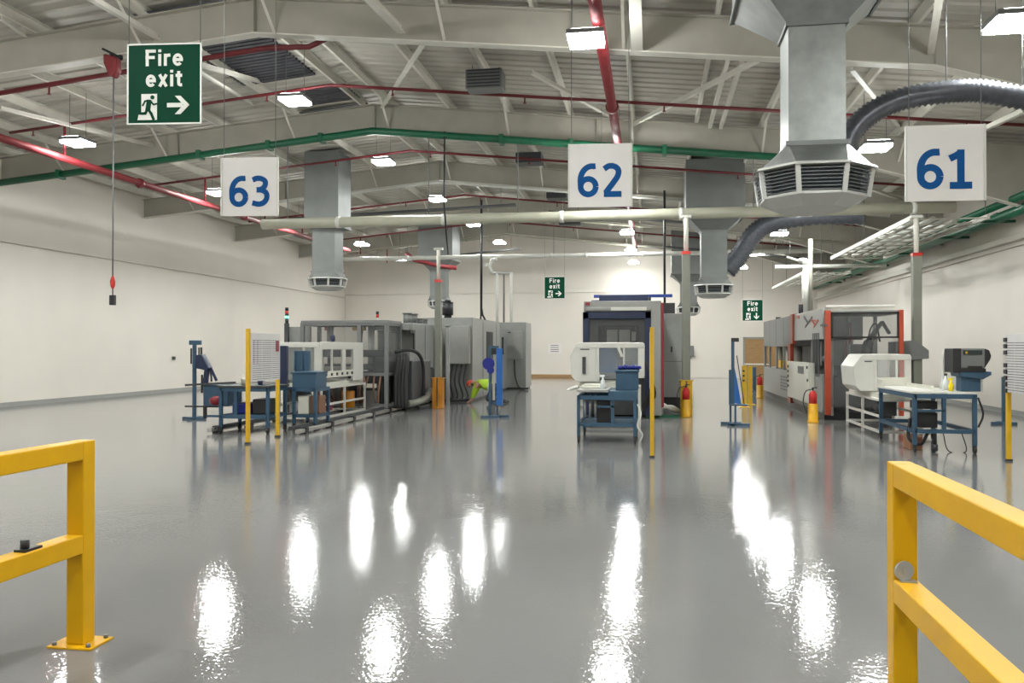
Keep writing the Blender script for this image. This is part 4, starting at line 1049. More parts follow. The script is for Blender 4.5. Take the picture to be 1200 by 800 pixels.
# pipes above back cabinet
t = thing('vertical_pipes', 'three pale vertical pipes rising above the back left cabinet', 'pipe', (-5.4, 33.8, 2.62))
for px in (582.5, 590.5, 599):
    a = ypl(px, 318, 33.8); part('pipe', pvc if px != 590.5 else mgr, t, lambda b: b.cyl((a.x, 33.8, 2.62), (a.x, 33.8, 4.62), .06 if px != 590.5 else .035, n=10))
a, c = ypl(574, 318, 33.8), ypl(600.5, 318, 33.8)
part('header_pipe', alum, t, lambda b: b.cyl((a.x, 33.8, 4.62), (c.x, 33.8, 4.62), .055, n=10))
part('valve', pvc, t, lambda b: (b.tube(spline([(a.x + .1, 33.8, 4.65), (a.x + .0, 33.8, 4.9), (a.x + .1, 33.8, 5.15), (a.x + .3, 33.8, 5.2)], 5), .07, 8), b.box(a.x - .15, a.x, 33.7, 33.9, 4.9, 5.02)))
# blue lifting stand
xs_, ys_ = -3.55, 19.45
t = thing('lifting_stand', 'bright blue lifting stand with blue hose reel, in front of back cabinets', 'stand', (xs_, ys_, 0))
x0, x1, z0, z1 = rect(582, 589, 408, 475, ys_)
part('blue_mast', blul, t, lambda b: b.box(x0, x1, ys_ - .06, ys_ + .06, z0, z1), bevel=.01)
x0, x1, z0, z1 = rect(573, 577, 405, 475, ys_)
part('front_mast', blu, t, lambda b: b.box(x0, x0 + .06, ys_ - .05, ys_ + .05, .05, z1), bevel=.008)
part('steel_strip', alum, t, lambda b: b.box(x0 + .09, x0 + .14, ys_ - .03, ys_ + .03, .4, 1.3))
part('cross_brace', blu, t, lambda b: (b.box(x0, x1 + .15, ys_ - .03, ys_ + .03, z1 - .06, z1), b.box(x0, x1 + .15, ys_ - .03, ys_ + .03, .3, .36), b.box(xs_ + .0, xs_ + .04, ys_ - .02, ys_ + .02, .04, .36)))
part('foot_bar', blu, t, lambda b: (b.box(x0 - .16, x0 + .25, ys_ - .18, ys_ - .1, 0, .05), b.box(x0 + .05, x1 + .38, ys_ + .05, ys_ + .13, 0, .05), b.box(x0 + .04, x0 + .10, ys_ - .15, ys_ + .1, 0, .05)))
c = ypl(573, 426, ys_)
part('hose_reel', bluv, t, lambda b: (b.cyl((c.x, ys_ - .08, c.z), (c.x, ys_ + .02, c.z), .14, n=16), b.cyl((c.x + .05, ys_ - .1, c.z - .15), (c.x + .05, ys_ + .0, c.z - .15), .08, n=12)))
c = ypl(589, 400, ys_)
part('black_hook', blk, t, lambda b: (b.box(c.x - .02, c.x + .03, ys_ - .03, ys_ + .03, c.z - .3, c.z + .1), b.box(x0 + .02, x0 + .2, ys_ - .04, ys_ + .04, z1 - .2, z1 - .06)))

# ================================================================== MACHINE 62 (centre)
t = thing('moulding_machine', 'large grey press with dark blue front frame, red edge stripe, at centre', 'machine', (-.6, 19.8, 0))
Yf = 19.8
x0, x1, z0, z1 = rect(683, 763, 365, 490, Yf)
def nf(b):
    b.box(x0, x0 + .14, Yf, Yf + .12, .05, z1); b.box(x1 - .14, x1, Yf, Yf + .12, .05, z1); b.box(x0, x1, Yf, Yf + .12, z1 - .16, z1)
part('front_frame', navy, t, nf, bevel=.01)
part('side_wall', mgr, t, lambda b: (b.box(x0 + .0, x0 + .05, Yf + .12, Yf + 3, .05, z1), b.box(x0, x1 + .02, Yf + 2.9, Yf + 3, .05, z1)))
hx0, hx1, hz0, hz1 = rect(683, 763, 352, 365, Yf)
part('header', lgr, t, lambda b: (b.box(hx0 + .02, hx1 + .05, Yf + .02, Yf + 3.0, hz0, hz1), b.box(hx0 + .06, hx1, Yf - .01, Yf + .02, hz0 + .02, hz0 + .1)), bevel=.015)
part('red_corner', mred, t, lambda b: b.box(hx0 + .06, hx0 + .16, Yf - .005, Yf + .02, hz1 - .1, hz1 - .03))
part('work_light', whp, t, lambda b: b.box(hx0 + .65, hx1 - .1, Yf - .03, Yf + .01, hz0 + .02, hz0 + .1))
cx0, cx1, cz0, cz1 = rect(763, 775, 352, 490, Yf)
part('side_column', lgr, t, lambda b: b.box(cx0, cx1, Yf, Yf + 3, .06, cz1), bevel=.015)
part('red_stripe', mred, t, lambda b: b.box(cx1, cx1 + .055, Yf - .01, Yf + .05, .25, cz1 - .05), label='red edge stripe')
part('rear_body', cgr, t, lambda b: b.box(cx1 - .1, cx1 + .02, Yf + .05, Yf + 5, .1, cz1 - .1))
ix0, ix1, iz0, iz1 = rect(698, 752, 372, 401, Yf + .5)
part('inner_window', mgr, t, lambda b: (b.box(x0 + .14, x0 + .3, Yf + .4, Yf + .5, 1.0, z1 - .2), b.box(x0 + .14, x1 - .14, Yf + .4, Yf + .5, z1 - .30, z1 - .16), b.box(x1 - .25, x1 - .14, Yf + .4, Yf + .5, 1.0, z1 - .2)))
part('platen', mgr, t, lambda b: (b.box(x0 + .3, x1 - .3, Yf + 1.2, Yf + 1.6, 1.85, 2.15), b.box(x0 + .3, x1 - .3, Yf + .9, Yf + 1.6, .9, 1.3)))
part('mould_block', alum, t, lambda b: (b.box(x0 + .5, x0 + .75, Yf + 1.0, Yf + 1.2, 1.75, 2.05), b.box(x0 + .8, x0 + 1.05, Yf + .95, Yf + 1.2, 1.72, 2.05), b.box(x0 + 1.1, x0 + 1.2, Yf + .95, Yf + 1.2, 1.78, 2.0)))
part('tie_bar', dgr, t, lambda b: (b.box(x0 + .3, x1 - .3, Yf + .7, Yf + .8, 2.12, 2.18), [b.cyl((x, Yf + 1.1, .8), (x, Yf + 1.1, 2.3), .05, n=10) for x in (x0 + .35, x1 - .35)]))
part('lower_bed', dgr, t, lambda b: b.box(x0 + .1, x1 - .1, Yf + .3, Yf + 2.8, .05, .9))
part('hose_bundle', rubber, t, lambda b: [b.tube(spline([(x1 - .12 + .04 * k, Yf - .05, 1.3 - .1 * k), (x1 + .0, Yf - .15, .9), (x1 - .1 + .06 * k, Yf - .1, .5), (x1 - .3, Yf - .1, .12)], 5), .025, 6) for k in range(4)])
part('clear_guard', smoke, t, lambda b: b.box(x0 + .14, x1 - .14, Yf + .05, Yf + .06, 1.0, z1 - .16))
tx0, tx1, tz0, tz1 = rect(702, 745, 346, 353, Yf + .8)
part('roof_unit', navy, t, lambda b: (b.box(tx0, tx1 + .3, Yf + .8, Yf + 2.5, hz1, tz1 + .02), b.box(tx0 - .2, tx0, Yf + 1, Yf + 1.4, hz1, hz1 + .08)), bevel=.02)
# blue crane beam above
t = thing('crane_beam', 'dark blue horizontal beam above machine 62', 'beam', (-.6, 21.5, 2.95))
bx0, bx1, bz0, bz1 = rect(696, 788, 344.5, 349, 21.5)
part('beam', beamblue, t, lambda b: b.box(bx0, bx1, 21.45, 21.57, bz0, bz1), bevel=.005)
part('beam_post', dgr, t, lambda b: [b.box(x - .03, x + .03, 21.48, 21.54, 2.7, bz0) for x in (bx0 + .6, bx1 - .55)])
# rear grey cabinet
rx0, rx1, rz0, rz1 = rect(778, 802, 367, 485, 23)
def ex3(t):
    part('door_handle', blk, t, lambda b: b.box(rx0 + .18, rx0 + .22, 22.95, 23.0, 1.5, 1.65))
    part('top_vent', dgr, t, lambda b: b.box(rx0 + .0, rx0 + .3, 23.4, 23.8, rz1, rz1 + .3))
    part('door_seam', dgr, t, lambda b: b.box(rx0 + .0, rx1, 22.995, 23.0, 1.25, 1.262))
cab('electrical_cabinet', rx0 - .05, rx1 + .05, 23.0, 27.0, rz1, 'tall grey cabinet between machine 62 and the middle service column', m=cgr, z0=.3, extra=ex3)
t = thing('pipe_manifold', 'pale hoses and pipes on the floor right of machine 62', 'pipe', (.25, 20.6, 0))
part('pale_pipe', pvc, t, lambda b: [b.tube(spline([(-.1, 20.3, .18 + .08 * k), (.2, 20.4, .2 + .05 * k), (.45, 20.5, .22 - .03 * k), (.62, 20.7, .12)], 5), .045, 8) for k in range(3)])
part('green_tray', greenp, t, lambda b: b.box(-.15, .62, 20.1, 20.5, .0, .04))
# hood and stand 62
hx0, hx1, hz0, hz1 = rect(668, 755, 401, 447, 16.9)
hd62 = hood('white conveyor hood with side slot in front of machine 62', hx0, hx1, 16.9, 18.1, hz0, hz1)
sl0, sl1, sz0, sz1 = rect(682.5, 686.5, 418, 438, 16.88)
part('side_vent', dgr, hd62, lambda b: b.box(sl0, sl1, 16.86, 16.895, sz0, sz1))
hood_stand('white tubular stand hidden under the centre conveyor hood', hx0 + .15, hx1 - .1, 17.0, 18.0, hz0 - .1)
# blue workbench 62
Yt = 14.5
lx0, lx1, lz0, lz1 = rect(678, 744, 455, 500, Yt)
t = thing('workbench', 'blue steel workbench on casters in front of machine 62', 'workbench', ((lx0 + lx1) / 2, Yt, 0))
leg_frame(t, lx0, lx1, Yt, Yt + 1.3, .80, blu, shelf=.34, w=.055)
part('bench_top', lgr, t, lambda b: b.box(lx0 - .03, lx0 + .5, Yt - .05, Yt + 1.35, .86, .90), bevel=.005)
part('side_tray', blu, t, lambda b: (b.box(lx0 + .5, lx1 + .03, Yt - .03, Yt + 1.2, .72, .88)), bevel=.01)
part('centre_leg', blu, t, lambda b: b.box(lx0 + .55, lx0 + .60, Yt - .02, Yt + .04, .3, .86))
part('cable_bar', blu, t, lambda b: b.box(lx0 + .3, lx0 + .6, Yt - .02, Yt + .02, .60, .63))
part('lower_shelf', blu, t, lambda b: b.box(lx0, lx1, Yt, Yt + 1.3, .30, .315))
part('control_box', blk, t, lambda b: b.box(lx0 + .30, lx0 + .53, Yt + .1, Yt + .5, .32, .72), bevel=.01)
item('air_gun', 'white cylindrical tool with black tip poking out left of centre bench', 'tool', lambda b: (b.cyl((lx0 - .02, Yt - .02, .945), (lx0 - .13, Yt - .12, .915), .03, n=10), b.cyl((lx0 - .13, Yt - .12, .915), (lx0 - .19, Yt - .16, .89), .018, n=10)), whp)
a0, a1, c0, c1 = rect(722, 748, 433, 452, Yt + .5)
item('blue_crate', 'blue plastic crate on the right of the centre bench', 'crate', lambda b: (b.box(a0, a1, Yt + .3, Yt + .8, .882, c1), b.box(a0 - .02, a1 + .02, Yt + .28, Yt + .82, c1 - .04, c1)), blu, bevel=.008)
item('blue_cloth', 'crumpled bright blue gloves heaped on the blue crate', 'gloves', lambda b: [b.lathe([(.02, c1 + .001), (.06, c1 + .02), (.05, c1 + .06), (.02, c1 + .07 + .02 * (k % 2))], a0 + .08 + k * .075, Yt + .5, 8) for k in range(5)], bluv)
bottle(lx0 + .40, Yt + .2, .90, 'white spray bottle standing on the centre bench', bottlew, 1.05, True)
item('paper_tray', 'pale tray of papers on the centre bench top', 'tray', lambda b: (b.box(lx0 + .0, lx0 + .42, Yt + .4, Yt + .9, .901, .94), b.box(lx0 + .05, lx0 + .38, Yt + .45, Yt + .85, .94, .97)), crm, bevel=.01)
bp0, bp1, bq0, bq1 = rect(694, 722, 408, 434, 17.3)
part('blue_backplate', blul, hd62, lambda b: b.box(bp0, bp1, 17.5, 17.56, bq0 - .05, bq1 + .02), bevel=.005, label='blue back plate')
part('white_scoop', whp, hd62, lambda b: b.bar(ypl(724, 406, 16.8), ypl(729, 418, 16.8), .09, .05), bevel=.01)
part('valves', alum, t, lambda b: [b.cyl((lx0 + .1 + .09 * k, Yt + .1, .42), (lx0 + .1 + .09 * k, Yt + .1, .8), .02, n=8) for k in range(3)])
item('hose_coil', 'coiled pale hose hanging at the right end of the centre bench', 'hose', lambda b: b.tube(spline([(lx1 + .04, Yt, .66), (lx1 + .10, Yt - .02, .5), (lx1 + .04, Yt - .02, .3), (lx1 + .12, Yt - .03, .16), (lx1 + .08, Yt, .02)], 6), .014, 6), pvc)
# wall box behind column
wx0, wx1, wz0, wz1 = rect(805, 813, 405, 417, 46.9)
item('wall_box', 'small grey box on the back wall right of the middle column', 'box', lambda b: b.box(wx0, wx1, 46.75, 46.98, wz0, wz1), mgr)

# ================================================================== MACHINE 61 (right)
FX = 3.75
t = thing('moulding_machine', 'grey and orange moulding machine with clear front cage, on the right', 'machine', (4.6, 19.9, 0))
def XF(px, py): return xpl(px, py, FX)
far = XF(895, 440).y; mid = XF(928, 440).y; yb = XF(958, 440).y
part('far_lower_panel', cgr, t, lambda b: b.box(FX, FX + 1.6, mid + .05, far, .18, .98), bevel=.015)
part('far_upper_panel', mgr, t, lambda b: [b.box(FX, FX + 1.6, y_, y_ + (far - mid) / 4 - .03, 1.66, 2.5) for y_ in [mid + .05 + k * (far - mid) / 4 for k in range(4)]], bevel=.01)
part('rear_core', dgr, t, lambda b: b.box(FX + .9, FX + 1.6, yb + 1.2, far, .9, 1.7))
part('plinth', blk, t, lambda b: b.box(FX + .05, FX + 1.5, 19.95, far - .05, 0, .18))
part('window_post', cgr, t, lambda b: [b.box(FX, FX + .06, y_, y_ + .12, .95, 1.7) for y_ in (mid + 1.5, mid + 3.0, mid + 4.5, far - .15)])
part('yellow_actuator', yelp, t, lambda b: [b.box(FX + .2, FX + .5, y_, y_ + .9, 1.0, 1.22) for y_ in (mid + .5, mid + 2.0, mid + 3.4)])
part('white_cylinder', whp, t, lambda b: [b.cyl((FX + .3, y_, 1.0), (FX + .3, y_, 1.65), .12, n=12) for y_ in (mid + .9, mid + 2.6, mid + 4.4)])
part('vent_slots', dgr, t, lambda b: [b.box(FX - .005, FX, mid + .8 + j * .35, mid + 1.0 + j * .35, .4 + .09 * k, .44 + .09 * k) for j in range(4) for k in range(5)])
part('orange_edge', morg, t, lambda b: (b.box(FX - .04, FX + .06, mid - .35, mid + .05, 1.72, 2.52), b.box(FX - .06, FX + .04, mid - .1, mid + .35, .12, 1.72)), bevel=.01)
z0 = XF(945, 396).z
part('logo_fascia', lgr, t, lambda b: (b.box(FX, FX + .06, 19.92, mid - .35, z0 - .05, 2.5), b.box(FX + .07, FX + 1.3, 21.8, mid - .36, z0 - .04, 2.49)), bevel=.015)
part('opening_back', dgr, t, lambda b: b.box(FX + .7, FX + .8, 21.8, mid - .3, .6, 1.9))
part('inner_equipment', mgr, t, lambda b: (b.box(FX + .2, FX + .7, yb + .6, yb + 1.1, 1.2, 1.75), b.box(FX + .2, FX + .7, yb + 1.8, yb + 2.0, 1.1, 1.8), b.cyl((FX + .3, yb - .4, 1.35), (FX + .3, yb + 1.6, 1.35), .1, n=10)))
part('lower_panel', cgr, t, lambda b: b.box(FX, FX + .1, 19.95, mid - .05, .16, 1.02), bevel=.01)
cpl = part('control_panel', crm, t, lambda b: (b.box(FX - .14, FX, yb + .3, mid - .1, .3, 1.26),), bevel=.02, label='cream control panel with buttons')
part('control_screen', mgr, t, lambda b: b.box(FX - .15, FX - .14, yb + 1.0, yb + 1.8, .98, 1.16))
part('push_button', blk, t, lambda b: [b.cyl((FX - .16, y_, z_), (FX - .14, y_, z_), .035, n=8) for y_, z_ in [(mid - .3, .6 + .13 * k) for k in range(5)] + [(yb + .5, 1.15), (yb + .45, .85)]])
part('corner_grille', dgr, t, lambda b: [b.box(FX - .01, FX + .02, 20.25 + k * .18, 20.32 + k * .18, .95, 1.95) for k in range(5)])
part('signal_tower', blk, t, lambda b: (b.cyl((FX + .2, mid - .2, 2.5), (FX + .2, mid - .2, 2.78), .06, n=10), b.cyl((FX + .25, far - 1.6, 2.5), (FX + .25, far - 1.6, 2.6), .08, n=10)))
# logo strokes: dark x and orange check on the fascia
def st(b, p, q, w_=.035):
    p = XF(*p); q = XF(*q); b.bar((FX - .008, p.y, p.z), (FX - .008, q.y, q.z), .012, w_, up=(0, -(q.z - p.z), (q.y - p.y)))
part('logo_mark', dgr, t, lambda b: (st(b, (942.5, 371), (946.5, 377), .07), st(b, (952, 371.5), (944, 383), .05)))
part('logo_mark', morg, t, lambda b: (st(b, (951, 374), (955.5, 381), .06), st(b, (959.5, 375), (954, 383), .05), st(b, (952, 375), (958, 376), .04)), label='orange logo strokes')
part('small_badge', morg, t, lambda b: st(b, (934, 371), (937, 371.5), .08))
part('name_plate', dgr, t, lambda b: [st(b, (975 + 3 * k - 13, 381), (977 + 3 * k - 13, 381), .05) for k in range(3)])
# front cage
Yc = 19.85
ax0, ax1, az0, az1 = rect(966.5, 973, 363.5, 491, Yc)
part('orange_post', morg, t, lambda b: b.box(ax0, ax1, Yc - .08, Yc + .05, .12, az1), bevel=.01)
bx0, bx1, _, _ = rect(1053, 1058, 363.5, 491, Yc)
part('orange_post', morg, t, lambda b: b.box(bx0, bx1, Yc - .08, Yc + .05, .12, az1), bevel=.01)
wx0, wx1, wz0, wz1 = rect(974, 1053, 365, 396, Yc)
def wf_(b):
    b.box(wx0, wx1, Yc - .04, Yc + .02, wz1 - .04, wz1); b.box(wx0, wx1, Yc - .04, Yc + .02, wz0, wz0 + .035)
    b.box(wx0, wx0 + .04, Yc - .04, Yc + .02, wz0, wz1); b.box(wx1 - .03, wx1, Yc - .04, Yc + .02, wz0, wz1)
part('window_frame', blk, t, wf_)
part('clear_window', smoke, t, lambda b: b.box(wx0 + .03, wx1 - .03, Yc - .01, Yc, wz0, wz1))
part('lower_clear_panel', smoke, t, lambda b: b.box(wx0, wx1, Yc + .0, Yc + .01, .3, wz0))
lx_0, lx_1, lz_0, lz_1 = rect(967, 1048, 357, 360, Yc + .1)
part('top_light_bar', whp, t, lambda b: b.box(lx_0, lx_1, Yc, Yc + .2, lz_0, lz_1), bevel=.005)
part('cage_roof', lgr, t, lambda b: b.box(ax0, bx1, Yc + .05, Yc + 1.9, az1 - .08, az1), bevel=.01)
part('cage_post', lgr, t, lambda b: (b.box(wx0 + .0, wx0 + .06, Yc + .06, Yc + .12, .1, az1 - .08), b.box(wx0 + .72, wx0 + .78, Yc + 1.7, Yc + 1.8, .1, az1 - .08), b.box(wx1 - .1, wx1 - .02, Yc + 1.7, Yc + 1.8, .1, az1 - .08)))
part('cage_back', mgr, t, lambda b: (b.box(wx0, wx0 + .7, Yc + 1.8, Yc + 1.85, 1.6, az1 - .1), b.box(wx0 + .9, wx1, Yc + 1.8, Yc + 1.85, .5, 1.3)))
part('inner_red_frame', mred, t, lambda b: (b.box(wx0 + .64, wx0 + .69, Yc + 1.2, Yc + 1.3, 1.7, 2.2), b.box(wx0 + .55, wx0 + .60, Yc + 1.2, Yc + 1.3, 1.3, 1.75)))
def rb_(b):
    bx, by = wx0 + .95, Yc + .9
    b.cyl((bx, by, 1.0), (bx, by, 1.35), .17, .13, n=14); b.cyl((bx - .03, by, 1.35), (bx + .02, by, 1.78), .13, .07, n=12)
    b.cyl((bx, by - .1, 1.7), (bx + .1, by + .1, 1.72), .1, n=12)
    b.cyl((bx, by, 1.72), (bx + .3, by - .2, 2.2), .055, .045, n=10); b.cyl((bx + .3, by - .2, 2.2), (bx + .5, by, 1.95), .04, n=10)
part('robot_arm', dgr, t, rb_)
part('arm_cable', rubber, t, lambda b: b.tube(spline([(wx0 + .95, Yc + .8, 1.7), (wx0 + 1.0, Yc + .7, 2.05), (wx0 + 1.12, Yc + .7, 2.15), (wx0 + 1.2, Yc + .7, 1.75)], 6), .02, 6))
part('side_hopper', mgr, t, lambda b: b.prism([(bx1 + .0, 1.75), (bx1 + .45, 1.78), (bx1 + .72, 1.55), (bx1 + .72, 1.37), (bx1 + .0, 1.3)], 'y', Yc + .6, Yc + 1.2), bevel=.01)
part('hopper_leg', dgr, t, lambda b: b.box(bx1 + .45, bx1 + .6, Yc + .8, Yc + 1.0, 0, 1.4))
part('lower_bed', dgr, t, lambda b: b.box(wx0 + .2, wx1 - .05, Yc + .6, Yc + 1.6, .15, .95))
# pale pipes rising from the machine
t = thing('vertical_pipes', 'pale vertical pipes rising from machine 61 to the cable ladder', 'pipe', (4.4, 24.5, 2.5))
for px, yt, m, r in ((944.5, 310, pvc, .075), (950, 280, steel, .06), (941, 318, pvc, .03)):
    a = ypl(px, yt, 24.5); part('pipe', m, t, lambda b: b.cyl((a.x, 24.5, 2.52), (a.x, 24.5, a.z), r, n=10))
a = ypl(944.5, 310, 24.5)
part('elbow', pvc, t, lambda b: b.tube(spline([(a.x, 24.5, a.z), (a.x, 24.6, a.z + .12), (a.x - .1, 24.8, a.z + .14)], 4), .08, 8))
part('base_flange', blk, t, lambda b: b.box(a.x - .35, a.x + .4, 24.2, 24.8, 2.50, 2.54))
# hood and stand 61
hx0, hx1, hz0, hz1 = rect(1000, 1068, 415, 458, 17.0)
hood('white conveyor hood with chamfered end, right in front of machine 61', hx0, hx1, 17.0, 18.1, hz0, hz1)
t = hood_stand('white tubular stand under the right conveyor hood', 4.04, 4.95, 16.15, 18.8, hz0 - .1)
# workbench 61
Xa, Xb, Ya, Yb2 = 3.98, 4.84, 13.95, 15.9
t = thing('workbench', 'blue steel workbench with white top at the right', 'workbench', ((Xa + Xb) / 2, Ya, 0))
leg_frame(t, Xa, Xb, Ya, Yb2, .90, blu, shelf=.36, w=.06)
part('mid_leg', blu, t, lambda b: b.box(4.38, 4.43, Ya - .02, Ya + .04, .3, .86))
part('mid_bar', blu, t, lambda b: b.box(Xa, 4.43, Ya - .02, Ya + .02, .63, .66))
part('white_top', whp, t, lambda b: b.box(Xa - .04, Xb - .38, Ya - .02, Yb2 + .1, .905, .935), bevel=.006)
part('right_top', whp, t, lambda b: b.box(Xb - .38, Xb + .04, Ya - .02, Yb2, .901, .918), bevel=.004)
part('raised_edge', crm, t, lambda b: (b.box(Xa - .04, Xa + .5, Yb2 + .06, Yb2 + .09, .935, 1.09), b.box(Xa + .42, Xa + .46, Ya + .6, Yb2, .935, 1.0), b.box(Xa - .04, Xa - .02, Yb2 - .3, Yb2 + .06, .935, 1.06)))
part('controller_box', blk, t, lambda b: (b.box(4.05, 4.36, Ya + .15, Ya + .5, .37, .60), b.box(4.05, 4.36, Ya + .15, Ya + .5, .66, .78)), bevel=.01)
part('hanging_hose', rubber, t, lambda b: (b.tube(spline([(4.0, Ya + .3, .5), (3.95, Ya + .2, .2), (4.1, Ya + .1, .12), (4.2, Ya + .1, .3)], 6), .025, 6), b.tube(spline([(Xb + .05, Ya, .85), (Xb + .12, Ya, .6), (Xb + .05, Ya, .4)], 5), .015, 6), b.tube(spline([(4.45, Ya + .2, .3), (4.5, Ya + .1, .02), (4.75, Ya + .1, .02), (4.72, Ya + .2, .3)], 5), .008, 5)))
part('air_regulator', dgr, t, lambda b: (b.cyl((4.3, Ya + .1, .12), (4.3, Ya + .1, .36), .03, n=8), b.cyl((4.3, Ya + .1, .02), (4.3, Ya + .1, .12), .05, n=8)))
item('red_crate', 'red-brown box standing on the floor under the right bench', 'box', lambda b: b.box(4.02, 4.2, 14.3, 14.7, 0, .22), wood, bevel=.01)
# label printer on a blue bracket
px0, px1, pz0, pz1 = rect(1114, 1159, 408, 435, 14.5)
t = thing('label_printer', 'grey label printer with black ends on a blue bracket above the right bench', 'printer', ((px0 + px1) / 2, 14.5, .9))
part('body', mgr, t, lambda b: b.box(px0 + .10, px1 - .09, 14.4, 14.8, pz0 + .05, pz1), bevel=.02)
part('end_cap', blk, t, lambda b: (b.box(px0, px0 + .12, 14.38, 14.8, pz0 - .02, pz1), b.prism([(px1 - .1, pz1), (px1 - .03, pz1 - .03), (px1, pz1 - .12), (px1 - .02, pz0 + .18), (px1 - .1, pz0 + .05)], 'y', 14.4, 14.8)), bevel=.012)
part('display', screen, t, lambda b: b.box(px0 + .15, px1 - .14, 14.385, 14.4, pz1 - .1, pz1 - .03))
part('display_icon', yelp, t, lambda b: b.box(px0 + .18, px0 + .21, 14.38, 14.386, pz1 - .085, pz1 - .05))
part('paper_slot', blk, t, lambda b: (b.box(px0 + .1, px1 - .09, 14.38, 14.75, pz0, pz0 + .05), b.box(px0 + .22, px0 + .42, 14.37, 14.4, pz0 + .05, pz0 + .09)))
part('blue_bracket', blu, t, lambda b: (b.prism([(px0 + .08, pz0), (px1 + .0, pz0), (px1 + .0, pz0 - .05), (px1 - .12, pz0 - .12), (px0 + .10, pz0 - .08)], 'y', 14.4, 14.8), b.box(px0 + .14, px1 - .14, 14.45, 14.7, .919, pz0 - .03)), bevel=.008)
part('steel_leg', alum, t, lambda b: b.box(px1 - .14, px1 - .11, 14.45, 14.5, .919, pz0 - .05))
c = ypl(1114, 452, 14.2); bottle(c.x, 14.2, .936, 'yellow bottle standing on the white top of the right bench', sprayy, .85, True)
c = ypl(1108, 452, 14.5); bottle(c.x, 14.5, .936, 'white dispenser bottle left of the yellow bottle on right bench', bottlew, 1.15)
a = ypl(1106, 430, 14.9)
item('desk_lamp', 'white curved work lamp rising from the right bench', 'lamp', lambda b: (b.bar((a.x - .02, 14.9, 1.03), (a.x + .0, 14.9, a.z + .22), .06, .05), b.bar((a.x - .0, 14.9, a.z + .15), (a.x + .03, 14.9, a.z + .28), .09, .07), b.box(a.x - .06, a.x + .04, 14.85, 14.95, .936, 1.04)), whp, bevel=.01)
# tool stand right of aisle 61
X_, Y_ = 1.66, 18.5
t = thing('tool_stand', 'tall blue tool stand with twin feet between machines 62 and 61', 'stand', (X_, Y_, 0))
s0, s1, q0, q1 = rect(857, 860.5, 397, 475, Y_)
part('mast', blu, t, lambda b: (b.box(s0, s1, Y_ - .04, Y_ + .04, .4, q1), b.box(s0 - .05, s0 + .02, Y_ - .04, Y_ + .04, .4, 1.15)), bevel=.006)
part('black_top', blk, t, lambda b: b.box(s0, s1 + .09, Y_ - .05, Y_ + .05, q1 - .06, q1 + .02))
part('blue_blade', blul, t, lambda b: b.prism([(s1, .45), (s1 + .14, .42), (s1 + .05, .95), (s1, 1.2)], 'y', Y_ - .03, Y_ + .03))
part('diagonal_strut', dgr, t, lambda b: b.bar((s1 + .05, Y_, 1.45), (s1 + .2, Y_, .42), .02, .02))
part('foot_post', blu, t, lambda b: (b.box(s0 - .04, s0, Y_ - .02, Y_ + .02, .05, .42), b.box(s1 - .02, s1 + .02, Y_ - .22, Y_ - .18, .05, .42), b.box(s0 - .04, s1 + .25, Y_ - .2, Y_ + .02, .40, .43)))
part('foot_bar', blu, t, lambda b: (b.box(s0 - .22, s0 + .2, Y_ - .03, Y_ + .05, 0, .05), b.box(s0 - .12, s0 + .34, Y_ - .35, Y_ - .27, 0, .05), b.box(s0 - .04, s0 + .04, Y_ - .35, Y_ + .05, 0, .04)))
# yellow light-curtain posts and blue post near far end
for px, pb, lab, m, py0 in ((872, 477, 'yellow safety post with black buttons beyond the blue stand', yelp, 428), (878.5, 474, 'plain yellow safety post, second beyond the blue stand', yelp, 429), (884, 458, 'dark blue post at the far end of machine 61', blu, 430)):
    x_, y_ = floor_at(px, pb); a = ypl(px, py0, y_)
    t = thing('safety_post', lab, 'post', (x_, y_, 0))
    part('post', m, t, lambda b: b.box(x_ - .06, x_ + .06, y_ - .06, y_ + .06, .02, a.z), bevel=.01)
    part('foot_plate', m, t, lambda b: b.box(x_ - .14, x_ + .14, y_ - .12, y_ + .12, 0, .02))
    if px == 872: part('button', blk, t, lambda b: [b.cyl((x_ - .02, y_ - .075, a.z - .15 - k * .13), (x_ - .02, y_ - .06, a.z - .15 - k * .13), .03, n=8) for k in range(3)])
x_, y_ = floor_at(888, 446)
t = thing('side_table', 'white topped table against the back wall by the tan door', 'table', (5.2, 44, 0))
part('table_top', whp, t, lambda b: b.box(4.6, 5.7, 43.5, 44.6, .78, .83))
for x in (4.65, 5.65):
    for y in (43.55, 44.55): part('leg', mgr, t, lambda b: b.box(x - .03, x + .03, y - .03, y + .03, 0, .78))
# foot bar of a stand behind the right board
x_, y_ = floor_at(1176, 497)
t = tool_stand(x_, y_, 1.0, 'blue stand mostly hidden behind the right information board', foot=.5)
# wall notices
def notice(px0, px1, py0, py1, X=None, label='', n=4):
    if X is None:
        x0, x1, z0, z1 = rect(px0, px1, py0, py1, YB - .02)
        t = thing('notice', label, 'notice', ((x0 + x1) / 2, YB - .02, z0))
        part('sheet', signw, t, lambda b: b.box(x0, x1, YB - .03, YB - .0005, z0, z1))
        part('printed_lines', ink, t, lambda b: [b.box(x0 + (x1 - x0) * .2, x1 - (x1 - x0) * .2, YB - .034, YB - .03, z0 + (z1 - z0) * (k + .8) / (n + 1), z0 + (z1 - z0) * (k + 1.1) / (n + 1)) for k in range(n)])
    else:
        p = xpl(px0, py1, X); q = xpl(px1, py0, X)
        t = thing('notice', label, 'notice', (X, p.y, p.z))
        part('sheet', signw, t, lambda b: b.box(X, X + .02, p.y, q.y, p.z, q.z))
        part('printed_lines', ink, t, lambda b: [b.box(X + .02, X + .024, p.y + .3, q.y - .3, p.z + (q.z - p.z) * (k + .8) / (n + 1), p.z + (q.z - p.z) * (k + 1.0) / (n + 1)) for k in range(n)])
notice(642, 658, 402, 414, None, 'white printed notice on the back wall between machines 63 and 62')
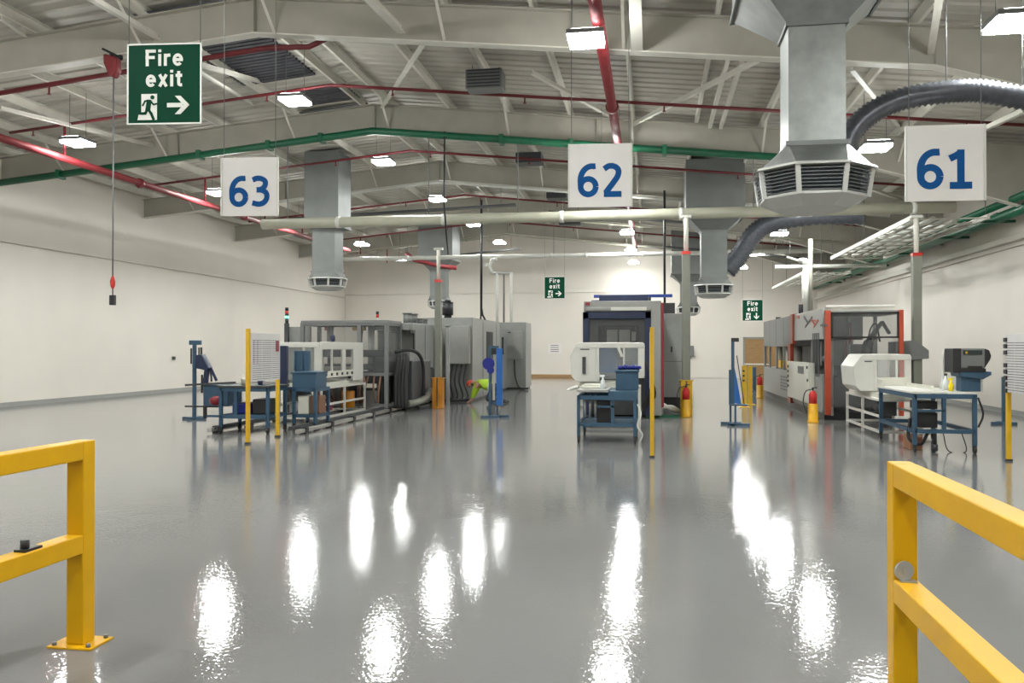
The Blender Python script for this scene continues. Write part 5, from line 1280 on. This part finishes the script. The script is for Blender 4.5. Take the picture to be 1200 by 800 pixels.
notice(356, 363, 386, 394, XL, 'faint white notice on the left wall above the white hood')
a = xpl(381.5, 385, XL)
item('call_point', 'small dark red call point on the left wall near the corner', 'call point', lambda b: b.box(XL, XL + .06, a.y - .12, a.y + .12, a.z - .1, a.z + .1), mred)
a = xpl(203, 419.5, XL)
item('wall_socket', 'small dark socket on the left wall above the blue stand', 'socket', lambda b: b.box(XL, XL + .05, a.y - .08, a.y + .08, a.z - .06, a.z + .06), dgr)

# ================================================================== WORKER on hands and knees
def skin_mesh(name, verts, edges, radii, m, parent, root=0, sub=2):
    off = WL[parent.name] if parent is not None else Vector((0, 0, 0))
    me = bpy.data.meshes.new(name); me.from_pydata([tuple(Vector(v) - off) for v in verts], edges, [])
    o = bpy.data.objects.new(name, me); COL.objects.link(o)
    if parent is not None: o.parent = parent; WL[o.name] = off
    sk = o.modifiers.new('skin', 'SKIN'); sk.use_smooth_shade = True
    for i, r in enumerate(radii):
        rr = r if isinstance(r, tuple) else (r, r)
        me.skin_vertices[0].data[i].radius = rr
    me.skin_vertices[0].data[root].use_root = True
    su = o.modifiers.new('sub', 'SUBSURF'); su.levels = sub; su.render_levels = sub
    me.materials.append(m)
    return o
wx, wy = -4.76, 24.45
t = thing('person', 'worker in yellow hi-vis jacket and red cap kneeling by the tall left cabinet', 'person', (wx, wy, 0))
def W(x, y, z): return (wx + x, wy + y, z)
V = []; E_ = []; R_ = []
def nv(p, r, par=None):
    V.append(W(*p)); R_.append(r)
    if par is not None: E_.append((par, len(V) - 1))
    return len(V) - 1
pel = nv((.22, 0, .50), .13)
ab = nv((.04, 0, .56), .125, pel); ch = nv((-.18, -.02, .60), .14, ab); nk = nv((-.33, -.04, .60), .065, ch)
hd0 = nv((-.41, -.06, .58), .085, nk); hd1 = nv((-.50, -.08, .54), .092, hd0); hd2 = nv((-.56, -.09, .50), .05, hd1)
for sgn in (-1, 1):
    hp = nv((.24, .11 * sgn, .46), .095, pel); kn = nv((.08 + .04 * sgn, .15 * sgn, .09), .065, hp); an = nv((.46, .15 * sgn, .07), .045, kn); to = nv((.60, .15 * sgn, .05), .035, an)
    sh = nv((-.22, .17 * sgn, .57), .07, ch); el = nv((-.34, .20 * sgn, .33), .05, sh); wr_ = nv((-.44 - .03 * sgn, .17 * sgn, .10), .033, el)
    pm = nv((-.50 - .03 * sgn, .16 * sgn, .045), .035, wr_)
    for k in range(4):
        f1 = nv((-.55 - .03 * sgn, .16 * sgn + (k - 1.5) * .022, .03), .0095, pm); nv((-.59 + .006 * abs(k - 1.5) - .03 * sgn, .16 * sgn + (k - 1.5) * .026, .014), .008, f1)
    th = nv((-.49 - .03 * sgn, .16 * sgn - sgn * .045, .03), .01, pm); nv((-.52 - .03 * sgn, .16 * sgn - sgn * .065, .016), .009, th)
skin_mesh('body', V, E_, R_, skin, t)
jv = [W(.20, 0, .49), W(.04, 0, .53), W(-.16, -.02, .57), W(-.28, -.03, .60)]
jr = [.19, .19, .20, .10]; je = [(0, 1), (1, 2), (2, 3)]
for sgn in (-1, 1):
    n = len(jv); jv += [W(-.22, .17 * sgn, .575), W(-.34, .20 * sgn, .34), W(-.43 - .03 * sgn, .17 * sgn, .14)]; jr += [.09, .07, .052]; je += [(2, n), (n, n + 1), (n + 1, n + 2)]
skin_mesh('hi_vis_jacket', jv, je, jr, hiviz, t)
tv = [W(.24, 0, .49)]; tr = [.145]; te = []
for sgn in (-1, 1):
    n = len(tv); tv += [W(.25, .11 * sgn, .45), W(.08 + .04 * sgn, .15 * sgn, .10), W(.42, .15 * sgn, .08)]; tr += [.11, .082, .06]; te += [(0, n), (n, n + 1), (n + 1, n + 2)]
skin_mesh('trousers', tv, te, tr, trous, t)
part('reflective_band', hband, t, lambda b: b.cyl(W(.07, 0, .525), W(.12, 0, .515), .20, n=20, caps=False))
def boots(b):
    for s_ in (-1, 1): b.cyl(W(.44, .15 * s_, .07), W(.58, .15 * s_, .055), .055, .045, n=10); b.cyl(W(.58, .15 * s_, .055), W(.64, .15 * s_, .03), .045, .02, n=10)
part('boots', blk, t, boots)
hc = Vector(W(-.47, -.07, .555))
def cap_(b):
    n = 14; k = len(b.v); d = Vector((-.5, 0, .6)).normalized(); u = Vector((0, 1, 0)); v = d.cross(u)
    for i in range(6):
        ph = pi / 2 * i / 5; r = .118 * cos(ph); h = .10 * sin(ph)
        b.v += [hc + d * (h + .02) + (u * cos(2 * pi * j / n) + v * sin(2 * pi * j / n)) * max(r, .002) for j in range(n)]
    for i in range(5):
        for j in range(n):
            j2 = (j + 1) % n; b.f.append([k + i * n + j, k + i * n + j2, k + (i + 1) * n + j2, k + (i + 1) * n + j]); b.sm.append(True)
    b.bar(hc + Vector((-.06, 0, -.02)), hc + Vector((-.15, 0, -.07)), .13, .012)
part('red_cap', capm, t, cap_)
part('hair', hairm, t, lambda b: b.lathe([(.04, .50), (.085, .53), (.09, .57), (.06, .60)], hc.x + .045, hc.y, 12))
part('face_features', skin, t, lambda b: (b.cyl(hc + Vector((-.06, 0, -.07)), hc + Vector((-.085, 0, -.115)), .018, .012, n=8), b.cyl(hc + Vector((0, .09, -.02)), hc + Vector((0, .105, -.02)), .03, n=8), b.cyl(hc + Vector((0, -.09, -.02)), hc + Vector((0, -.105, -.02)), .03, n=8)), label='nose and ears')
part('eyes', blk, t, lambda b: [b.cyl(hc + Vector((-.075, q * .035, -.06)), hc + Vector((-.09, q * .035, -.065)), .009, n=8) for q in (-1, 1)])
